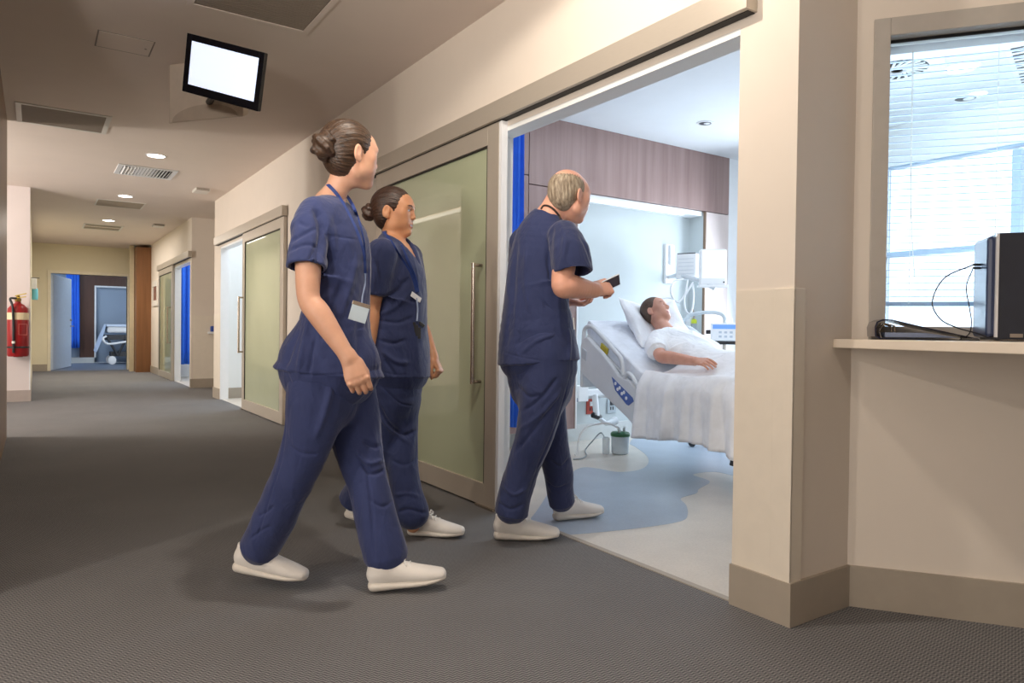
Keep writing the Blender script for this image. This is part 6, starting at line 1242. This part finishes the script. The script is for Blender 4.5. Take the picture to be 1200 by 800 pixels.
gw = [Loft(tor, .03, sub=2), Loft([S(B(.59, .16, .95), .085, .075, BF), S(B(.68, .25, .90), .078, .072, BF), S(B(.745, .285, .868), .072, .070, BF)], .04, sub=2, cap=(None, .005)), Ell(B(.49, .0, 1.01), (.075, .075, .05), None, .008, 's'),
      Loft([S(B(.59, -.16, .95), .08, .07, BF), S(B(.72, -.25, .89), .07, .068, BF)], .04)]
v, f = mesh_field(gw, .0055, 2); v = crumple(v, f, .009, 12, BF, 21); obj_from('hospital_gown', v, f, M['gown'], w4)

# ------------------------------------------------------------------ light
def spot(name, loc, target, power, col, size=150, blend=.3, radius=.05):
    l = bpy.data.lights.new(name, 'SPOT'); l.energy = power; l.color = col; l.spot_size = math.radians(size); l.spot_blend = blend; l.shadow_soft_size = radius
    o = bpy.data.objects.new(name, l); C.objects.link(o); o.location = loc
    o.rotation_euler = (Vector(target) - Vector(loc)).to_track_quat('-Z', 'Y').to_euler(); return o
def area(name, loc, target, sx, sy, power, col, spread=180):
    l = bpy.data.lights.new(name, 'AREA'); l.shape = 'RECTANGLE'; l.size = sx; l.size_y = sy; l.energy = power; l.color = col; l.spread = math.radians(spread)
    o = bpy.data.objects.new(name, l); C.objects.link(o); o.location = loc
    o.rotation_euler = (Vector(target) - Vector(loc)).to_track_quat('-Z', 'Y').to_euler(); return o
WARM = (1, .89, .76); NEUT = (1, .92, .84); COOL = (.76, .88, 1)
spot('key_downlight', (1.05, 2.0, 2.80), (1.35, 1.9, 0), 56, WARM, 165, .15, .035)
spot('hall_downlight', (.2, -.9, 2.79), (.6, .2, 0), 30, WARM, 160, .2, .05)
spot('hall_downlight_left', (-2.6, 1.62, 2.7), (.5, 2.6, .9), 85, WARM, 120, .4, .05)
for y, p in ((8.36, 40), (11.2, 34), (13.94, 40), (16.8, 60)):
    spot('corridor_downlight', (1.05, y, 2.80), (1.05, y, 0), p, NEUT, 120, .6, .07)
area('hall_fill_near', (-3.8, .3, 1.4), (0, .8, 1.5), 3.0, 2.2, 60, NEUT)  # added soft fill from the left, the hall wall has no window here
spot('hall_lamp_far', (-2.8, 9.3, 2.6), (.6, 9.3, .6), 80, NEUT, 130, .5, .08)
area('hall_window_far', (-3.7, 9.5, 1.3), (0, 9.5, 1.6), 2.6, 2.2, 60, NEUT)
spot('ceiling_fill_far', (-3.0, 9.0, 1.8), (.6, 8.6, 2.82), 260, NEUT, 140, .8, .12)  # added unseen lamp that brightens the farther corridor ceiling
spot('ceiling_fill_near', (-.9, .6, 1.75), (.1, 2.2, 2.82), 170, NEUT, 105, .8, .12)  # another added lamp out of view, lifts the near ceiling
area('far_end_ceiling_lights', (1.0, 15.6, 2.79), (1.0, 15.6, 0), 1, 3, 40, NEUT)
# ward: daylight window plus ceiling lights
area('ward_window_daylight', (6.1, 4.02, 1.6), (3.4, 3.6, .9), .75, 1.3, 40, COOL)
area('ward_ceiling_lights', (4.0, 3.7, 2.80), (4.0, 3.7, 0), 1.6, 1.2, 11, (.84, .92, 1))
area('office_window_daylight', (6.1, .6, 1.5), (2.4, 1.0, 1.5), 2.2, 1.8, 130, (.70, .85, 1), 80)
area('office_ceiling_lights', (4.7, .9, 2.80), (4.7, .9, 0), 1.5, 1.2, 32, (.88, .94, 1))
area('side_room_light', (3.2, 9.6, 2.79), (3.2, 9.6, 0), 1, 1, 22, COOL)
area('end_room_light', (3.3, 14.0, 2.79), (3.3, 14.0, 0), 1, 1.2, 22, COOL)
area('far_room_light', (.6, 20.6, 2.79), (.8, 20.8, 0), 1.2, 1.5, 50, COOL)
wd = bpy.data.worlds.new('daylight'); bpy.context.scene.world = wd; wd.use_nodes = True
wd.node_tree.nodes['Background'].inputs['Color'].default_value = (.86, .93, 1, 1); wd.node_tree.nodes['Background'].inputs['Strength'].default_value = 2.4

# ------------------------------------------------------------------ camera
cam = bpy.data.cameras.new('camera'); co = bpy.data.objects.new('camera', cam); C.objects.link(co)
cam.sensor_width = 36; cam.lens = 826.546 / 1200 * 36; cam.clip_start = .02; cam.clip_end = 100
yaw, pitch, roll = 0.595204445, -0.0142315, 0.0120174
f = Vector((math.sin(yaw) * math.cos(pitch), math.cos(yaw) * math.cos(pitch), math.sin(pitch))); r = Vector((math.cos(yaw), -math.sin(yaw), 0)); u = r.cross(f)
r2 = math.cos(roll) * r + math.sin(roll) * u; u2 = -math.sin(roll) * r + math.cos(roll) * u
m = Matrix((r2, u2, -f)).transposed().to_4x4(); m.translation = (0, 0, 1.0); co.matrix_world = m
sc = bpy.context.scene; sc.camera = co
sc.view_settings.view_transform = 'Standard'; sc.view_settings.look = 'None'; sc.view_settings.gamma = 1; sc.view_settings.use_curve_mapping = False
sc.view_settings.exposure = 0.34
sc.cycles.max_bounces = 8; sc.cycles.diffuse_bounces = 5; sc.cycles.transparent_max_bounces = 12
